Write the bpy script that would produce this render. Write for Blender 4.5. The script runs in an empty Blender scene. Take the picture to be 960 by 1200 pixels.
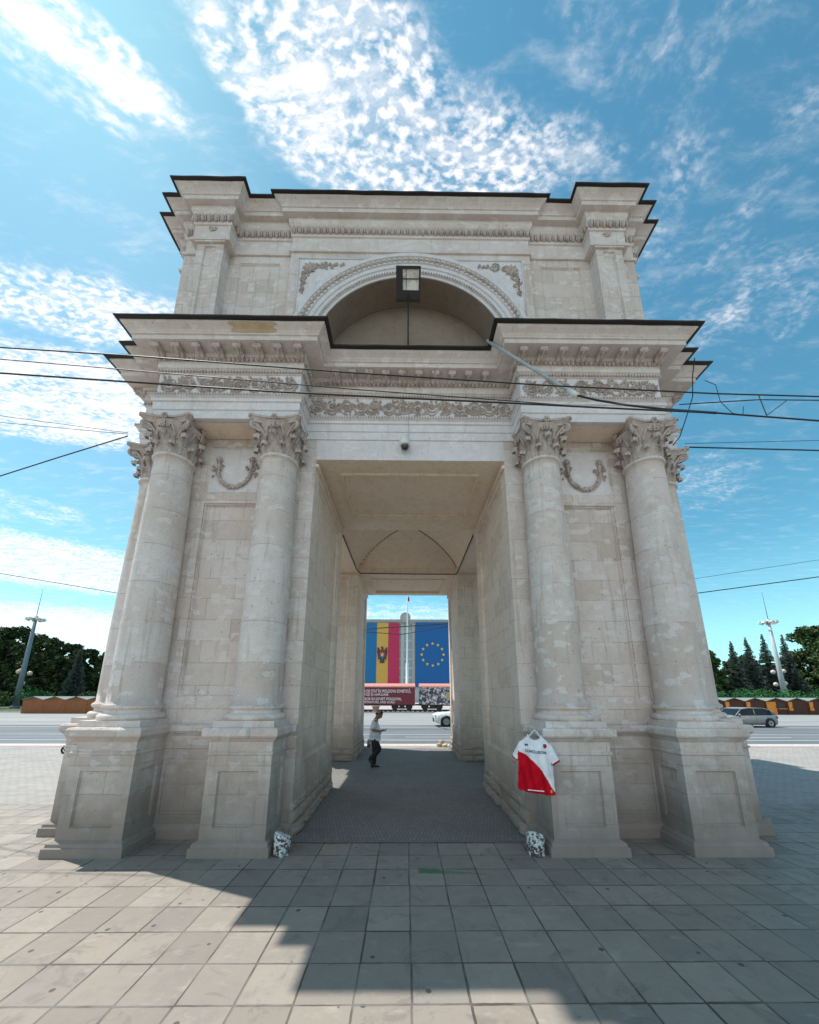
import bpy, math, random
from math import sin, cos, pi, sqrt, atan2, radians
from mathutils import Vector, Matrix, noise as mnoise
rnd = random.Random(7)
S = bpy.context.scene
COL = S.collection
# ------------------------------------------------------------------ camera
CAMF, PITCH, YAW, ROLL = 431.5, 13.215, 0.582, 0.12
cam_d = bpy.data.cameras.new('camera'); cam = bpy.data.objects.new('camera', cam_d); COL.objects.link(cam)
cam_d.sensor_fit = 'HORIZONTAL'; cam_d.sensor_width = 36; cam_d.lens = CAMF / 960 * 36
cam_d.shift_y = 114.5 / 960; cam_d.clip_start = .05; cam_d.clip_end = 6000
cyw, syw, cpt, spt = cos(radians(YAW)), sin(radians(YAW)), cos(radians(PITCH)), sin(radians(PITCH))
fwd = Vector((syw * cpt, cyw * cpt, spt)); rgt = Vector((cyw, -syw, 0)); up = rgt.cross(fwd)
cr, sr = cos(radians(ROLL)), sin(radians(ROLL))
rgt, up = cr * rgt + sr * up, -sr * rgt + cr * up
cam.matrix_world = Matrix(((rgt.x, up.x, -fwd.x, 0), (rgt.y, up.y, -fwd.y, 0), (rgt.z, up.z, -fwd.z, 2.0), (0, 0, 0, 1)))
S.camera = cam
S.render.resolution_x = 819; S.render.resolution_y = 1024
# ------------------------------------------------------------------ light
S.view_settings.view_transform = 'Standard'; S.view_settings.look = 'None'
S.view_settings.gamma = 1; S.view_settings.use_curve_mapping = False
S.view_settings.exposure = 0.89
S.cycles.max_bounces = 12; S.cycles.diffuse_bounces = 8
SUN = Vector((-.504, .2216, 1)).normalized()
SUN_EL = math.asin(SUN.z); SUN_AZ = atan2(SUN.x, SUN.y)
sd = bpy.data.lights.new('sun', 'SUN'); so = bpy.data.objects.new('sun', sd); COL.objects.link(so)
sd.energy = 3.1; sd.angle = radians(.55); sd.color = (1, .94, .86)
so.rotation_euler = (-SUN).to_track_quat('-Z', 'Y').to_euler(); so.location = (-20, 5, 40)
SKY_STRENGTH = 0.082
w = bpy.data.worlds.new('World'); S.world = w; w.use_nodes = True
nt = w.node_tree; nt.nodes.clear()


class NB:
    """little node helper"""
    def __init__(s, tree): s.t = tree
    def n(s, typ, **k):
        o = s.t.nodes.new(typ)
        for a, b in k.items():
            if a.startswith('i_'):
                key = a[2:]; key = int(key) if key.isdigit() else key
                s.put(o.inputs[key], b)
            else: setattr(o, a, b)
        return o
    def put(s, inp, b):
        if isinstance(b, bpy.types.NodeSocket): s.t.links.new(b, inp)
        elif isinstance(b, bpy.types.Node): s.t.links.new(b.outputs[0], inp)
        else: inp.default_value = b
    def m(s, op, a, b=0.0, c=None, clamp=False):
        o = s.t.nodes.new('ShaderNodeMath'); o.operation = op; o.use_clamp = clamp
        s.put(o.inputs[0], a); s.put(o.inputs[1], b)
        if c is not None: s.put(o.inputs[2], c)
        return o.outputs[0]
    def ss(s, x, a, b, lo=0.0, hi=1.0):
        o = s.t.nodes.new('ShaderNodeMapRange'); o.interpolation_type = 'SMOOTHSTEP'
        s.put(o.inputs[0], x); o.inputs[1].default_value = a; o.inputs[2].default_value = b
        o.inputs[3].default_value = lo; o.inputs[4].default_value = hi
        return o.outputs[0]
    def mix(s, f, a, b, blend='MIX'):
        o = s.t.nodes.new('ShaderNodeMix'); o.data_type = 'RGBA'; o.blend_type = blend
        s.put(o.inputs[0], f)
        for i, x in ((6, a), (7, b)):
            if isinstance(x, tuple): x = tuple(x) + ((1,) if len(x) == 3 else ())
            s.put(o.inputs[i], x)
        return o.outputs[2]
    def noise(s, vec, scale, detail=4, rough=.55, dist=0.0):
        o = s.t.nodes.new('ShaderNodeTexNoise'); s.put(o.inputs['Vector'], vec)
        o.inputs['Scale'].default_value = scale; o.inputs['Detail'].default_value = detail
        o.inputs['Roughness'].default_value = rough; o.inputs['Distortion'].default_value = dist
        return o.outputs[0]


b = NB(nt)
sky = b.n('ShaderNodeTexSky', sky_type='NISHITA', sun_disc=False, sun_elevation=SUN_EL, sun_rotation=SUN_AZ,
          altitude=100, air_density=1.0, dust_density=.25, ozone_density=1.6)
tc = b.n('ShaderNodeTexCoord')
sep = b.n('ShaderNodeSeparateXYZ', i_0=tc.outputs['Generated'])
dx, dy, dz = sep.outputs
zz = b.m('ADD', b.m('MAXIMUM', dz, 0.0), .045)
px = b.m('DIVIDE', dx, zz); py = b.m('DIVIDE', dy, zz)
P = b.n('ShaderNodeCombineXYZ', i_0=px, i_1=py).outputs[0]


def blob(cx, cy, rx, ry, rot):
    """soft elliptical cloud bank on the cloud plane (x/z, y/z of the view direction)"""
    c, s = cos(radians(rot)), sin(radians(rot))
    ax = b.m('SUBTRACT', px, cx); ay = b.m('SUBTRACT', py, cy)
    u = b.m('DIVIDE', b.m('ADD', b.m('MULTIPLY', ax, c), b.m('MULTIPLY', ay, s)), rx)
    v = b.m('DIVIDE', b.m('SUBTRACT', b.m('MULTIPLY', ay, c), b.m('MULTIPLY', ax, s)), ry)
    r = b.m('ADD', b.m('MULTIPLY', u, u), b.m('MULTIPLY', v, v))
    return b.ss(r, 1.0, 0.0)


BLOBS = []  # filled just below
CLOUDS = [(-.20, .37, .26, .115, 52, 1.25), (-.06, .36, .24, .12, 30, .95), (.02, .46, .34, .13, 5, .95), (.22, .47, .24, .085, -5, .9),
          (-.50, .345, .21, .062, 32, 1.25), (-.56, .39, .16, .04, 30, .6), (.29, .33, .14, .07, 30, .50), (.42, .36, .2, .08, 30, .36), (.56, .34, .22, .08, 25, .42),
          (.72, .50, .50, .18, -15, .36), (.84, .66, .50, .22, 0, .42), (.45, .50, .3, .16, 0, .36),
          (-.82, .73, .40, .13, 8, .95), (-1.15, 1.0, .62, .30, 12, 1.5), (-1.9, 1.62, .5, .28, 30, .45), (-2.4, 2.35, 1.2, .75, 40, 1.5), (-4.2, 4.6, 2.6, 2.2, 40, 1.5),
          (1.28, 1.42, .42, .26, 20, .5), (0, 4.2, 2.2, 1.2, 0, .75), (0, -2.6, 4.5, 2.3, 0, 1.5), (-3, -6, 6, 5, 0, 1.4), (4, -6, 6, 5, 0, 1.4)]  # last banks sit behind the camera, out of view, added to brighten the facade
acc = None
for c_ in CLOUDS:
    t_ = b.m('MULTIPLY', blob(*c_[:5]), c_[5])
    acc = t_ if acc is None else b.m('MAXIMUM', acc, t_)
warp = b.n('ShaderNodeTexNoise', i_Vector=P); warp.inputs['Scale'].default_value = 2.2; warp.inputs['Detail'].default_value = 3
wv = b.n('ShaderNodeVectorMath', operation='MULTIPLY_ADD', i_0=warp.outputs['Color'], i_1=(.10, .10, 0), i_2=P).outputs[0]
strc = b.n('ShaderNodeMapping', i_Vector=wv); strc.inputs['Rotation'].default_value = (0, 0, radians(-35)); strc.inputs['Scale'].default_value = (1.0, 1.7, 1)
puff = b.noise(strc.outputs[0], 46, 3, .5)
puff2 = b.noise(strc.outputs[0], 13, 5, .6)
wisp_m = b.n('ShaderNodeMapping', i_Vector=wv); wisp_m.inputs['Rotation'].default_value = (0, 0, radians(40)); wisp_m.inputs['Scale'].default_value = (1.0, 3.2, 1)
wisp = b.noise(wisp_m.outputs[0], 7, 8, .66)
dens = b.m('ADD', b.m('MULTIPLY', b.ss(puff, .37, .66), .76), b.m('MULTIPLY', b.ss(puff2, .38, .64), .30))
cl = b.m('ADD', acc, b.m('MULTIPLY', b.m('SUBTRACT', b.noise(wv, 6.5, 8, .68), .5), 2.1))
cov = b.m('MULTIPLY', b.ss(cl, .22, .98), dens)
cov = b.m('MAXIMUM', cov, b.m('MULTIPLY', b.m('MULTIPLY', b.ss(acc, .66, 1.25), .9), b.ss(wisp, .36, .62)))
cov = b.m('ADD', cov, b.m('MULTIPLY', b.ss(wisp, .48, .80), .30), clamp=True)
cov = b.m('MULTIPLY', cov, b.ss(dx, .05, .55, .88, .55))
cov = b.m('ADD', cov, b.m('MULTIPLY', b.m('MULTIPLY', b.ss(dx, .0, -.45), b.ss(dy, .1, .4)), .10), clamp=True)   # thin veil towards the sun
tint = b.mix(1.0, b.mix(1.0, sky.outputs[0], (9, 9, 9), 'DARKEN'), (.66, 1.28, 1.14), 'MULTIPLY')
low = b.ss(dz, .0, .35, 1, 0)
tint = b.mix(b.m('MULTIPLY', low, .35), tint, (5.2, 8.0, 9.2))
ccol = b.mix(b.ss(dy, .05, -.35), (8.6, 8.25, 8.2), (12.4, 11.6, 11.3))   # unseen banks behind the camera, made brighter to light the facade
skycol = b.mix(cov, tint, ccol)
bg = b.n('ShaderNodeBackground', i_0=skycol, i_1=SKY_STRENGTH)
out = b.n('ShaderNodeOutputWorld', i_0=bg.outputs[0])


# ------------------------------------------------------------------ materials
MATS = {}


def mat(name, col=None, rough=.8, metal=0., fn=None, spec=.5):
    if name in MATS: return MATS[name]
    m = bpy.data.materials.new(name); m.use_nodes = True
    t = m.node_tree; bs = t.nodes['Principled BSDF']
    bs.inputs['Roughness'].default_value = rough; bs.inputs['Metallic'].default_value = metal
    bs.inputs['Specular IOR Level'].default_value = spec
    if col: bs.inputs['Base Color'].default_value = tuple(col) + (1,)
    if fn: fn(NB(t), bs)
    elif col and rough > .2:
        nb = NB(t); tcn = nb.n('ShaderNodeTexCoord')
        nz = nb.noise(tcn.outputs['Object'], 6, 5, .6)
        c2 = tuple(c * .78 for c in col)
        nb.put(bs.inputs['Base Color'], nb.mix(nb.ss(nz, .35, .7), tuple(col), c2))
    MATS[name] = m; return m


def bump(nb, bs, h, strength=.3, dist=.02):
    o = nb.n('ShaderNodeBump', i_Height=h); o.inputs['Strength'].default_value = strength; o.inputs['Distance'].default_value = dist
    nb.put(bs.inputs['Normal'], o.outputs[0])


def stone_fn(base, light, dark, courses=True, dirt=1.0, bh=.36, bw=.9, patch=.5):
    def fn(nb, bs):
        t = nb.n('ShaderNodeNewGeometry'); o = t.outputs['Position']   # world position: every copy weathers differently
        s = nb.n('ShaderNodeSeparateXYZ', i_0=o); x, y, z = s.outputs
        u = nb.m('ADD', x, y)
        vec = nb.n('ShaderNodeCombineXYZ', i_0=u, i_1=z).outputs[0]
        wob = nb.noise(o, 3.1, 4)
        big = nb.noise(o, 1.1, 5, .6); med = nb.noise(o, 5, 6, .65); fine = nb.noise(o, 45, 6, .75)
        c = nb.mix(nb.ss(big, .35, .65), base, tuple(a * .5 + d * .5 for a, d in zip(base, light)))
        c = nb.mix(nb.m('MULTIPLY', nb.ss(med, .46, .70), .26), c, dark)
        br_h = None
        if courses:
            br = nb.n('ShaderNodeTexBrick', i_Vector=vec); br.offset = .5; br.squash = 1
            br.inputs['Scale'].default_value = 1; br.inputs['Brick Width'].default_value = bw; br.inputs['Row Height'].default_value = bh
            br.inputs['Mortar Size'].default_value = .006; br.inputs['Mortar Smooth'].default_value = .4
            br.inputs['Color1'].default_value = (0, 0, 0, 1); br.inputs['Color2'].default_value = (1, 1, 1, 1)
            br.inputs['Mortar'].default_value = (.5, .5, .5, 1); br.inputs['Bias'].default_value = 0
            bc = nb.n('ShaderNodeSeparateColor', i_0=br.outputs['Color']).outputs[0]
            c = nb.mix(nb.m('MULTIPLY', nb.ss(bc, .62, .78), patch * .55), c, light)
            c = nb.mix(nb.m('MULTIPLY', nb.ss(bc, .35, .12), .26), c, dark)
            mort = nb.m('MULTIPLY', br.outputs['Fac'], nb.ss(wob, .34, .55))
            c = nb.mix(nb.m('MULTIPLY', mort, .52), c, tuple(d * .55 for d in dark))
            br_h = br.outputs['Fac']
        # repaired pale patches with hard, ragged edges
        wv_ = nb.n('ShaderNodeVectorMath', operation='MULTIPLY_ADD', i_0=nb.n('ShaderNodeTexNoise', i_Vector=o, i_Scale=9.0).outputs['Color'], i_1=(.05, .05, .04), i_2=o).outputs[0]
        mp = nb.n('ShaderNodeMapping', i_Vector=wv_); mp.inputs['Scale'].default_value = (1.5, 1.5, 2.6)
        vo = nb.n('ShaderNodeTexVoronoi', i_Vector=mp.outputs[0]); vo.distance = 'CHEBYCHEV'
        vc = nb.n('ShaderNodeSeparateColor', i_0=vo.outputs['Color']).outputs[0]
        pm = nb.m('MULTIPLY', nb.ss(vc, .84, .87), nb.ss(med, .30, .40))
        c = nb.mix(nb.m('MULTIPLY', pm, min(1, patch * 1.5)), c, light)
        chips = nb.ss(nb.noise(o, 7, 7, .8), .63, .66)      # thin white mortar smears and chips
        c = nb.mix(nb.m('MULTIPLY', chips, patch * .8), c, tuple(min(.85, a * 1.12) for a in light))
        pits = nb.ss(nb.noise(o, 24, 2, .5), .69, .74)
        c = nb.mix(nb.m('MULTIPLY', pits, .7), c, tuple(d * .5 for d in dark))
        # rain streaks and splash-back grime near the pavement
        sv = nb.n('ShaderNodeMapping', i_Vector=o); sv.inputs['Scale'].default_value = (5, 5, .35)
        streak = nb.ss(nb.noise(sv.outputs[0], 2.2, 5, .65), .52, .76)
        c = nb.mix(nb.m('MULTIPLY', streak, .48 * dirt), c, tuple(d * .62 for d in dark))
        grime = nb.m('MULTIPLY', nb.ss(nb.m('ADD', z, nb.m('MULTIPLY', big, 1.6)), 2.7, .75), .92 * dirt)
        c = nb.mix(grime, c, tuple(d * k for d, k in zip(dark, (.50, .53, .54))))
        c = nb.mix(nb.m('MULTIPLY', nb.ss(fine, .40, .70), .26), c, tuple(d * .7 for d in dark))
        nb.put(bs.inputs['Base Color'], c)
        h = nb.m('ADD', nb.m('MULTIPLY', fine, .5), nb.m('MULTIPLY', med, .9))
        if br_h: h = nb.m('SUBTRACT', h, nb.m('MULTIPLY', br_h, .5))
        h = nb.m('SUBTRACT', h, nb.m('MULTIPLY', pits, .6))
        bump(nb, bs, h, .45, .02)
    return fn


BASE = (.665, .565, .515); LIGHT = (.76, .71, .70); DARK = (.43, .35, .30)
M_ST = mat('limestone', rough=.9, fn=stone_fn(BASE, LIGHT, DARK), spec=.2)
M_CO = mat('column_limestone', rough=.9, fn=stone_fn(BASE, LIGHT, DARK, bh=.62, bw=9, patch=.45), spec=.2)
M_PL = mat('pale_plaster', rough=.9, fn=stone_fn((.71, .67, .68), (.78, .76, .78), (.52, .48, .47), courses=False, dirt=.6), spec=.2)
M_MO = mat('moulded_limestone', rough=.9, fn=stone_fn((.66, .58, .545), LIGHT, (.50, .44, .41), courses=False, dirt=.7), spec=.2)
M_OR = mat('carved_limestone', rough=.9, fn=stone_fn((.52, .43, .39), (.66, .59, .56), (.12, .085, .065), courses=False, dirt=1.4, patch=.2), spec=.2)
M_SF = mat('soffit_stone', rough=.9, fn=stone_fn((.84, .70, .57), (.86, .76, .65), (.50, .37, .28), courses=False, dirt=.5, patch=.4), spec=.2)
M_NI = mat('dark_niche_stone', rough=.9, fn=stone_fn((.30, .235, .19), (.36, .30, .25), (.18, .135, .105), courses=False, dirt=.6, patch=.15), spec=.2)  # darker brown stone tone used only in the attic niches
M_PW = mat('passage_limestone', rough=.9, fn=stone_fn((.78, .665, .585), (.84, .77, .71), (.50, .40, .335), patch=.3), spec=.2)
M_FL = mat('dark_flashing', (.022, .017, .015), .45, .3)
M_BLK = mat('black_metal', (.012, .012, .012), .45)
M_BL2 = mat('black_rubber', (.015, .015, .015), .8)
M_GAL = mat('galvanised_steel', (.48, .50, .52), .5, .3)
M_WHP = mat('white_plastic', (.75, .76, .74), .4)

# ------------------------------------------------------------------ mesh builder
AX, AY = .07, 10.67      # centre of the arch


class MB:
    def __init__(s): s.v = []; s.f = []; s.mi = []; s.cur = 0; s.sm = []; s.smooth = False
    def face(s, idx): s.f.append(tuple(idx)); s.mi.append(s.cur); s.sm.append(s.smooth)
    def quad(s, *p):
        i = len(s.v); s.v += [tuple(q) for q in p]; s.face(range(i, i + len(p)))
    def box(s, x0, x1, y0, y1, z0, z1):
        i = len(s.v)
        s.v += [(x, y, z) for z in (z0, z1) for y in (y0, y1) for x in (x0, x1)]
        for f in ((0, 2, 3, 1), (4, 5, 7, 6), (0, 1, 5, 4), (2, 6, 7, 3), (0, 4, 6, 2), (1, 3, 7, 5)): s.face([i + k for k in f])
    def obox(s, c, u, v, w_):
        """box from a centre and three half-axis vectors"""
        i = len(s.v); c, u, v, w_ = map(Vector, (c, u, v, w_))
        for sz in (-1, 1):
            for sy in (-1, 1):
                for sx in (-1, 1): s.v.append(tuple(c + sx * u + sy * v + sz * w_))
        for f in ((0, 2, 3, 1), (4, 5, 7, 6), (0, 1, 5, 4), (2, 6, 7, 3), (0, 4, 6, 2), (1, 3, 7, 5)): s.face([i + k for k in f])
    def loft(s, rings, closed=True, cap0=False, cap1=False):
        n = len(rings[0]); st = len(s.v)
        for r in rings: s.v += [tuple(p) for p in r]
        for k in range(len(rings) - 1):
            for j in range(n if closed else n - 1):
                a = st + k * n + j; c = st + k * n + (j + 1) % n
                s.face((a, c, c + n, a + n))
        if cap0: s.face([st + j for j in range(n)][::-1])
        if cap1: s.face([st + (len(rings) - 1) * n + j for j in range(n)])
    def tube(s, pts, r, seg=6, caps=True):
        pts = [Vector(p) for p in pts]; n = len(pts); rings = []
        rr = r if isinstance(r, (list, tuple)) else [r] * n
        nrm = None
        for i, p in enumerate(pts):
            t = (pts[min(i + 1, n - 1)] - pts[max(i - 1, 0)])
            if t.length < 1e-9: t = Vector((0, 0, 1))
            t.normalize()
            if nrm is None:
                nrm = t.orthogonal().normalized()
            nrm = (nrm - t * nrm.dot(t))
            if nrm.length < 1e-6: nrm = t.orthogonal()
            nrm.normalize(); bi = t.cross(nrm)
            rings.append([p + rr[i] * (cos(a) * nrm + sin(a) * bi) for a in [2 * pi * k / seg for k in range(seg)]])
        o = s.smooth; s.smooth = True; s.loft(rings, True, caps, caps); s.smooth = o
    def lathe(s, prof, c=(0, 0, 0), seg=32, cap0=False, cap1=False, smooth=True):
        o = s.smooth; s.smooth = smooth
        s.loft([[(c[0] + r * cos(2 * pi * k / seg), c[1] + r * sin(2 * pi * k / seg), c[2] + z) for k in range(seg)] for r, z in prof], True, cap0, cap1)
        s.smooth = o
    def ball(s, c, r, n=6, m=4, sc=(1, 1, 1)):
        prof = [(max(1e-4, sin(pi * i / m)), -cos(pi * i / m)) for i in range(m + 1)]
        o = s.smooth; s.smooth = True
        s.loft([[(c[0] + r * sc[0] * q * cos(2 * pi * k / n), c[1] + r * sc[1] * q * sin(2 * pi * k / n), c[2] + r * sc[2] * z) for k in range(n)] for q, z in prof])
        s.smooth = o
    def xf(s, M, start=0):
        for i in range(start, len(s.v)): s.v[i] = tuple(M @ Vector(s.v[i]))
    def build(s, name, mats, parent=None, loc=(0, 0, 0), rot=(0, 0, 0)):
        me = bpy.data.meshes.new(name); me.from_pydata(s.v, [], s.f)
        for m_ in (mats if isinstance(mats, (list, tuple)) else [mats]): me.materials.append(m_)
        me.polygons.foreach_set('material_index', s.mi); me.polygons.foreach_set('use_smooth', s.sm)
        me.update()
        o = bpy.data.objects.new(name, me); COL.objects.link(o); o.parent = parent; o.location = loc; o.rotation_euler = rot
        return o


def tag(o, label=None, cat=None, group=None, kind=None):
    if label: o['label'] = label
    if cat: o['category'] = cat
    if group: o['group'] = group
    if kind: o['kind'] = kind
    return o


def empty(name, loc=(0, 0, 0), rz=0, label=None, cat=None, group=None):
    o = bpy.data.objects.new(name, None); COL.objects.link(o); o.location = loc; o.rotation_euler = (0, 0, rz); o.empty_display_size = .2
    return tag(o, label, cat, group)


def copy_tree(o, parent=None):
    c = o.copy(); COL.objects.link(c); c.parent = parent
    for ch in [x for x in bpy.data.objects if x.parent == o]: copy_tree(ch, c)
    return c


def rz(k): return Matrix.Rotation(k * pi / 2, 4, 'Z')


def text_mesh(txt, size, mat_, name='lettering', parent=None, M=None, ext=.002, bold=0.0, align='CENTER'):
    cu = bpy.data.curves.new(name, 'FONT'); cu.body = txt; cu.size = size; cu.extrude = ext; cu.offset = bold
    cu.align_x = align; cu.align_y = 'CENTER'; cu.resolution_u = 3
    tmp = bpy.data.objects.new('tmp', cu); COL.objects.link(tmp)
    bpy.context.view_layer.update()
    me = bpy.data.meshes.new_from_object(tmp.evaluated_get(bpy.context.evaluated_depsgraph_get()))
    bpy.data.objects.remove(tmp); me.name = name; me.materials.clear(); me.materials.append(mat_)
    if M: me.transform(M)
    o = bpy.data.objects.new(name, me); COL.objects.link(o); o.parent = parent
    return o


# ------------------------------------------------------------------ ground
def slab_fn(nb, bs):
    t = nb.n('ShaderNodeTexCoord'); o = t.outputs['Object']
    s = nb.n('ShaderNodeSeparateXYZ', i_0=o); x, y, z = s.outputs
    T = .3943
    u = nb.m('DIVIDE', nb.m('SUBTRACT', x, .0535), T); v = nb.m('DIVIDE', nb.m('SUBTRACT', y, 2.9869), T)
    iu, iv = nb.m('FLOOR', u), nb.m('FLOOR', v)
    cell = nb.n('ShaderNodeCombineXYZ', i_0=iu, i_1=iv).outputs[0]
    wn = nb.n('ShaderNodeTexWhiteNoise', i_Vector=cell, noise_dimensions='2D')
    wn_ = nb.n('ShaderNodeSeparateColor', i_0=wn.outputs['Color']); r1, r2, r3 = wn_.outputs
    jit = nb.m('MULTIPLY', nb.m('SUBTRACT', nb.noise(o, 9, 3), .5), .028)
    jf = nb.m('MULTIPLY', nb.m('SUBTRACT', r2, .5), .02)
    fu = nb.m('ABSOLUTE', nb.m('SUBTRACT', nb.m('FRACT', nb.m('ADD', u, jit)), .5))
    fv = nb.m('ABSOLUTE', nb.m('SUBTRACT', nb.m('FRACT', nb.m('ADD', v, jit)), .5))
    e = nb.m('ADD', nb.m('MAXIMUM', fu, fv), jf)
    joint = nb.ss(e, .474, .487)
    big = nb.noise(o, .8, 5, .6); med = nb.noise(o, 5, 6, .7); fine = nb.noise(o, 60, 5, .75)
    c = nb.mix(r1, (.225, .195, .165), (.315, .275, .232))
    c = nb.mix(nb.m('MULTIPLY', nb.ss(r2, .76, .92), .42), c, (.30, .24, .19))
    c = nb.mix(nb.m('MULTIPLY', nb.ss(r3, .80, .9), .28), c, (.17, .165, .16))
    c = nb.mix(nb.m('MULTIPLY', nb.ss(med, .45, .8), .5), c, (.20, .185, .17))
    c = nb.mix(nb.m('MULTIPLY', nb.ss(big, .45, .7), .45), c, (.19, .178, .165))
    st2 = nb.noise(o, 2.4, 7, .72, 1.2)
    c = nb.mix(nb.m('MULTIPLY', nb.ss(st2, .54, .61), .45), c, (.15, .135, .12))
    c = nb.mix(nb.m('MULTIPLY', nb.ss(st2, .40, .34), .30), c, (.38, .33, .27))
    # worn pale traffic smears
    sm = nb.n('ShaderNodeMapping', i_Vector=o); sm.inputs['Scale'].default_value = (2.2, 4.6, 1); sm.inputs['Rotation'].default_value = (0, 0, .7)
    c = nb.mix(nb.m('MULTIPLY', nb.ss(nb.noise(sm.outputs[0], 1.4, 6, .7), .55, .75), .4), c, (.46, .42, .37))
    c = nb.mix(nb.m('MULTIPLY', nb.ss(fine, .5, .8), .3), c, (.16, .15, .14))
    # chewing-gum spots
    vo = nb.n('ShaderNodeTexVoronoi', i_Vector=o); vo.inputs['Scale'].default_value = 5.0
    vr = nb.n('ShaderNodeSeparateColor', i_0=vo.outputs['Color']).outputs[0]
    gd = nb.m('SUBTRACT', vo.outputs['Distance'], nb.m('MULTIPLY', nb.m('SUBTRACT', vr, .5), .06))
    gum = nb.m('MULTIPLY', nb.ss(gd, .095, .070), nb.ss(vr, .62, .64))
    c = nb.mix(nb.m('MULTIPLY', gum, .8), c, (.035, .035, .035))
    jc = nb.mix(nb.ss(nb.noise(o, 2.2, 3), .42, .6), (.045, .04, .036), (.15, .14, .125))
    c = nb.mix(nb.m('MULTIPLY', joint, .9), c, jc)
    # green paint spill
    gx = nb.m('SUBTRACT', x, .20); gy = nb.m('SUBTRACT', nb.m('SUBTRACT', y, 4.92), nb.m('MULTIPLY', nb.m('SUBTRACT', x, .2), -.12))
    gw = nb.m('ADD', nb.m('MULTIPLY', nb.noise(o, 14, 4), .06), nb.ss(x, .12, .95, .035, -.02))
    gm = nb.m('MULTIPLY', nb.m('LESS_THAN', nb.m('ABSOLUTE', gy), gw), nb.m('MULTIPLY', nb.ss(x, .14, .18), nb.ss(x, .98, .9)))
    c = nb.mix(nb.m('MULTIPLY', gm, nb.ss(x, .35, .5, .85, .5)), c, (.02, .13, .05))
    nb.put(bs.inputs['Base Color'], c)
    nb.put(bs.inputs['Roughness'], nb.ss(med, .3, .8, .55, .85))
    h = nb.m('SUBTRACT', nb.m('ADD', nb.m('MULTIPLY', fine, .12), nb.m('MULTIPLY', med, .25)), nb.m('MULTIPLY', joint, 1.0))
    h = nb.m('ADD', h, nb.m('MULTIPLY', r3, .15))
    bump(nb, bs, h, .5, .012)


def brick_fn(c1, c2, jc, bw=.2, bh=.1, hj=.006, rot=0):
    def fn(nb, bs):
        t = nb.n('ShaderNodeTexCoord'); o = t.outputs['Object']
        mp = nb.n('ShaderNodeMapping', i_Vector=o); mp.inputs['Rotation'].default_value = (0, 0, rot)
        br = nb.n('ShaderNodeTexBrick', i_Vector=mp.outputs[0]); br.inputs['Scale'].default_value = 1
        br.inputs['Brick Width'].default_value = bw; br.inputs['Row Height'].default_value = bh; br.inputs['Mortar Size'].default_value = hj
        br.inputs['Color1'].default_value = c1 + (1,); br.inputs['Color2'].default_value = c2 + (1,); br.inputs['Mortar'].default_value = jc + (1,)
        big = nb.noise(o, .9, 6, .65); fine = nb.noise(o, 30, 4, .7)
        c = nb.mix(nb.m('MULTIPLY', nb.ss(big, .42, .7), .4), br.outputs['Color'], tuple(a * .6 for a in c1))
        c = nb.mix(nb.m('MULTIPLY', nb.ss(fine, .5, .8), .25), c, tuple(a * .5 for a in c1))
        nb.put(bs.inputs['Base Color'], c)
        bump(nb, bs, nb.m('SUBTRACT', nb.m('MULTIPLY', fine, .3), br.outputs['Fac']), .5, .008)
    return fn


def asphalt_fn(base):
    def fn(nb, bs):
        t = nb.n('ShaderNodeTexCoord'); o = t.outputs['Object']
        mp = nb.n('ShaderNodeMapping', i_Vector=o); mp.inputs['Scale'].default_value = (.05, .9, 1)
        tr = nb.noise(mp.outputs[0], 1.0, 6, .6); f = nb.noise(o, 40, 4, .8); p = nb.noise(o, .35, 5, .6)
        c = nb.mix(nb.ss(tr, .35, .65), base, tuple(a * .72 for a in base))
        c = nb.mix(nb.m('MULTIPLY', nb.ss(p, .45, .7), .3), c, tuple(a * 1.25 for a in base))
        c = nb.mix(nb.m('MULTIPLY', nb.ss(f, .4, .8), .35), c, tuple(a * .55 for a in base))
        nb.put(bs.inputs['Base Color'], c); bump(nb, bs, f, .3, .01)
    return fn


def sheet(name, x0, x1, y0, y1, z, m, n=1):
    q = MB(); q.quad((x0, y0, z), (x1, y0, z), (x1, y1, z), (x0, y1, z))
    return tag(q.build(name, m), kind='structure')


sheet('ground', -1500, 1500, -400, 2500, -.012, mat('far_ground', (.16, .16, .12), .95))
sheet('pavement', -60, 60, -30, 7.65, 0, mat('concrete_slabs', rough=.7, fn=slab_fn))
M_PAV = mat('small_pavers', rough=.85, fn=brick_fn((.31, .295, .275), (.37, .35, .33), (.19, .18, .17), .2, .1))
M_PAS = mat('passage_pavers', rough=.8, fn=brick_fn((.185, .18, .175), (.225, .22, .21), (.10, .098, .095), .055, .11, .004))
sheet('square_paving', -75, 75, 7.65, 15.8, .002, M_PAV)
sheet('passage_paving', AX - 1.85, AX + 1.85, 5.77, 15.3, .008, M_PAS)
sheet('side_passage_paving', AX - 5, AX + 5, 8.9, 12.4, .004, M_PAS)
sheet('kerb_strip', -75, 75, 15.8, 16.1, .006, mat('red_brick_edging', rough=.85, fn=brick_fn((.42, .27, .24), (.5, .34, .31), (.4, .37, .35), .3, .15)))
sheet('pavement_edge', -75, 75, 16.1, 16.7, .004, mat('pale_edging', (.55, .53, .50), .8))
M_ROAD = mat('asphalt', rough=.85, fn=asphalt_fn((.155, .17, .185)))
sheet('road', -150, 150, 16.7, 27.2, .002, M_ROAD)
sheet('far_pavement', -150, 150, 27.2, 46, .004, mat('pale_asphalt', rough=.85, fn=asphalt_fn((.31, .31, .305))))
sheet('lawn', -400, -44, 46.5, 140, .0, mat('lawn_grass', (.06, .09, .035), .95))
sheet('far_lawn', 44, 400, 46.5, 140, .0, MATS['lawn_grass'])
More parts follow.
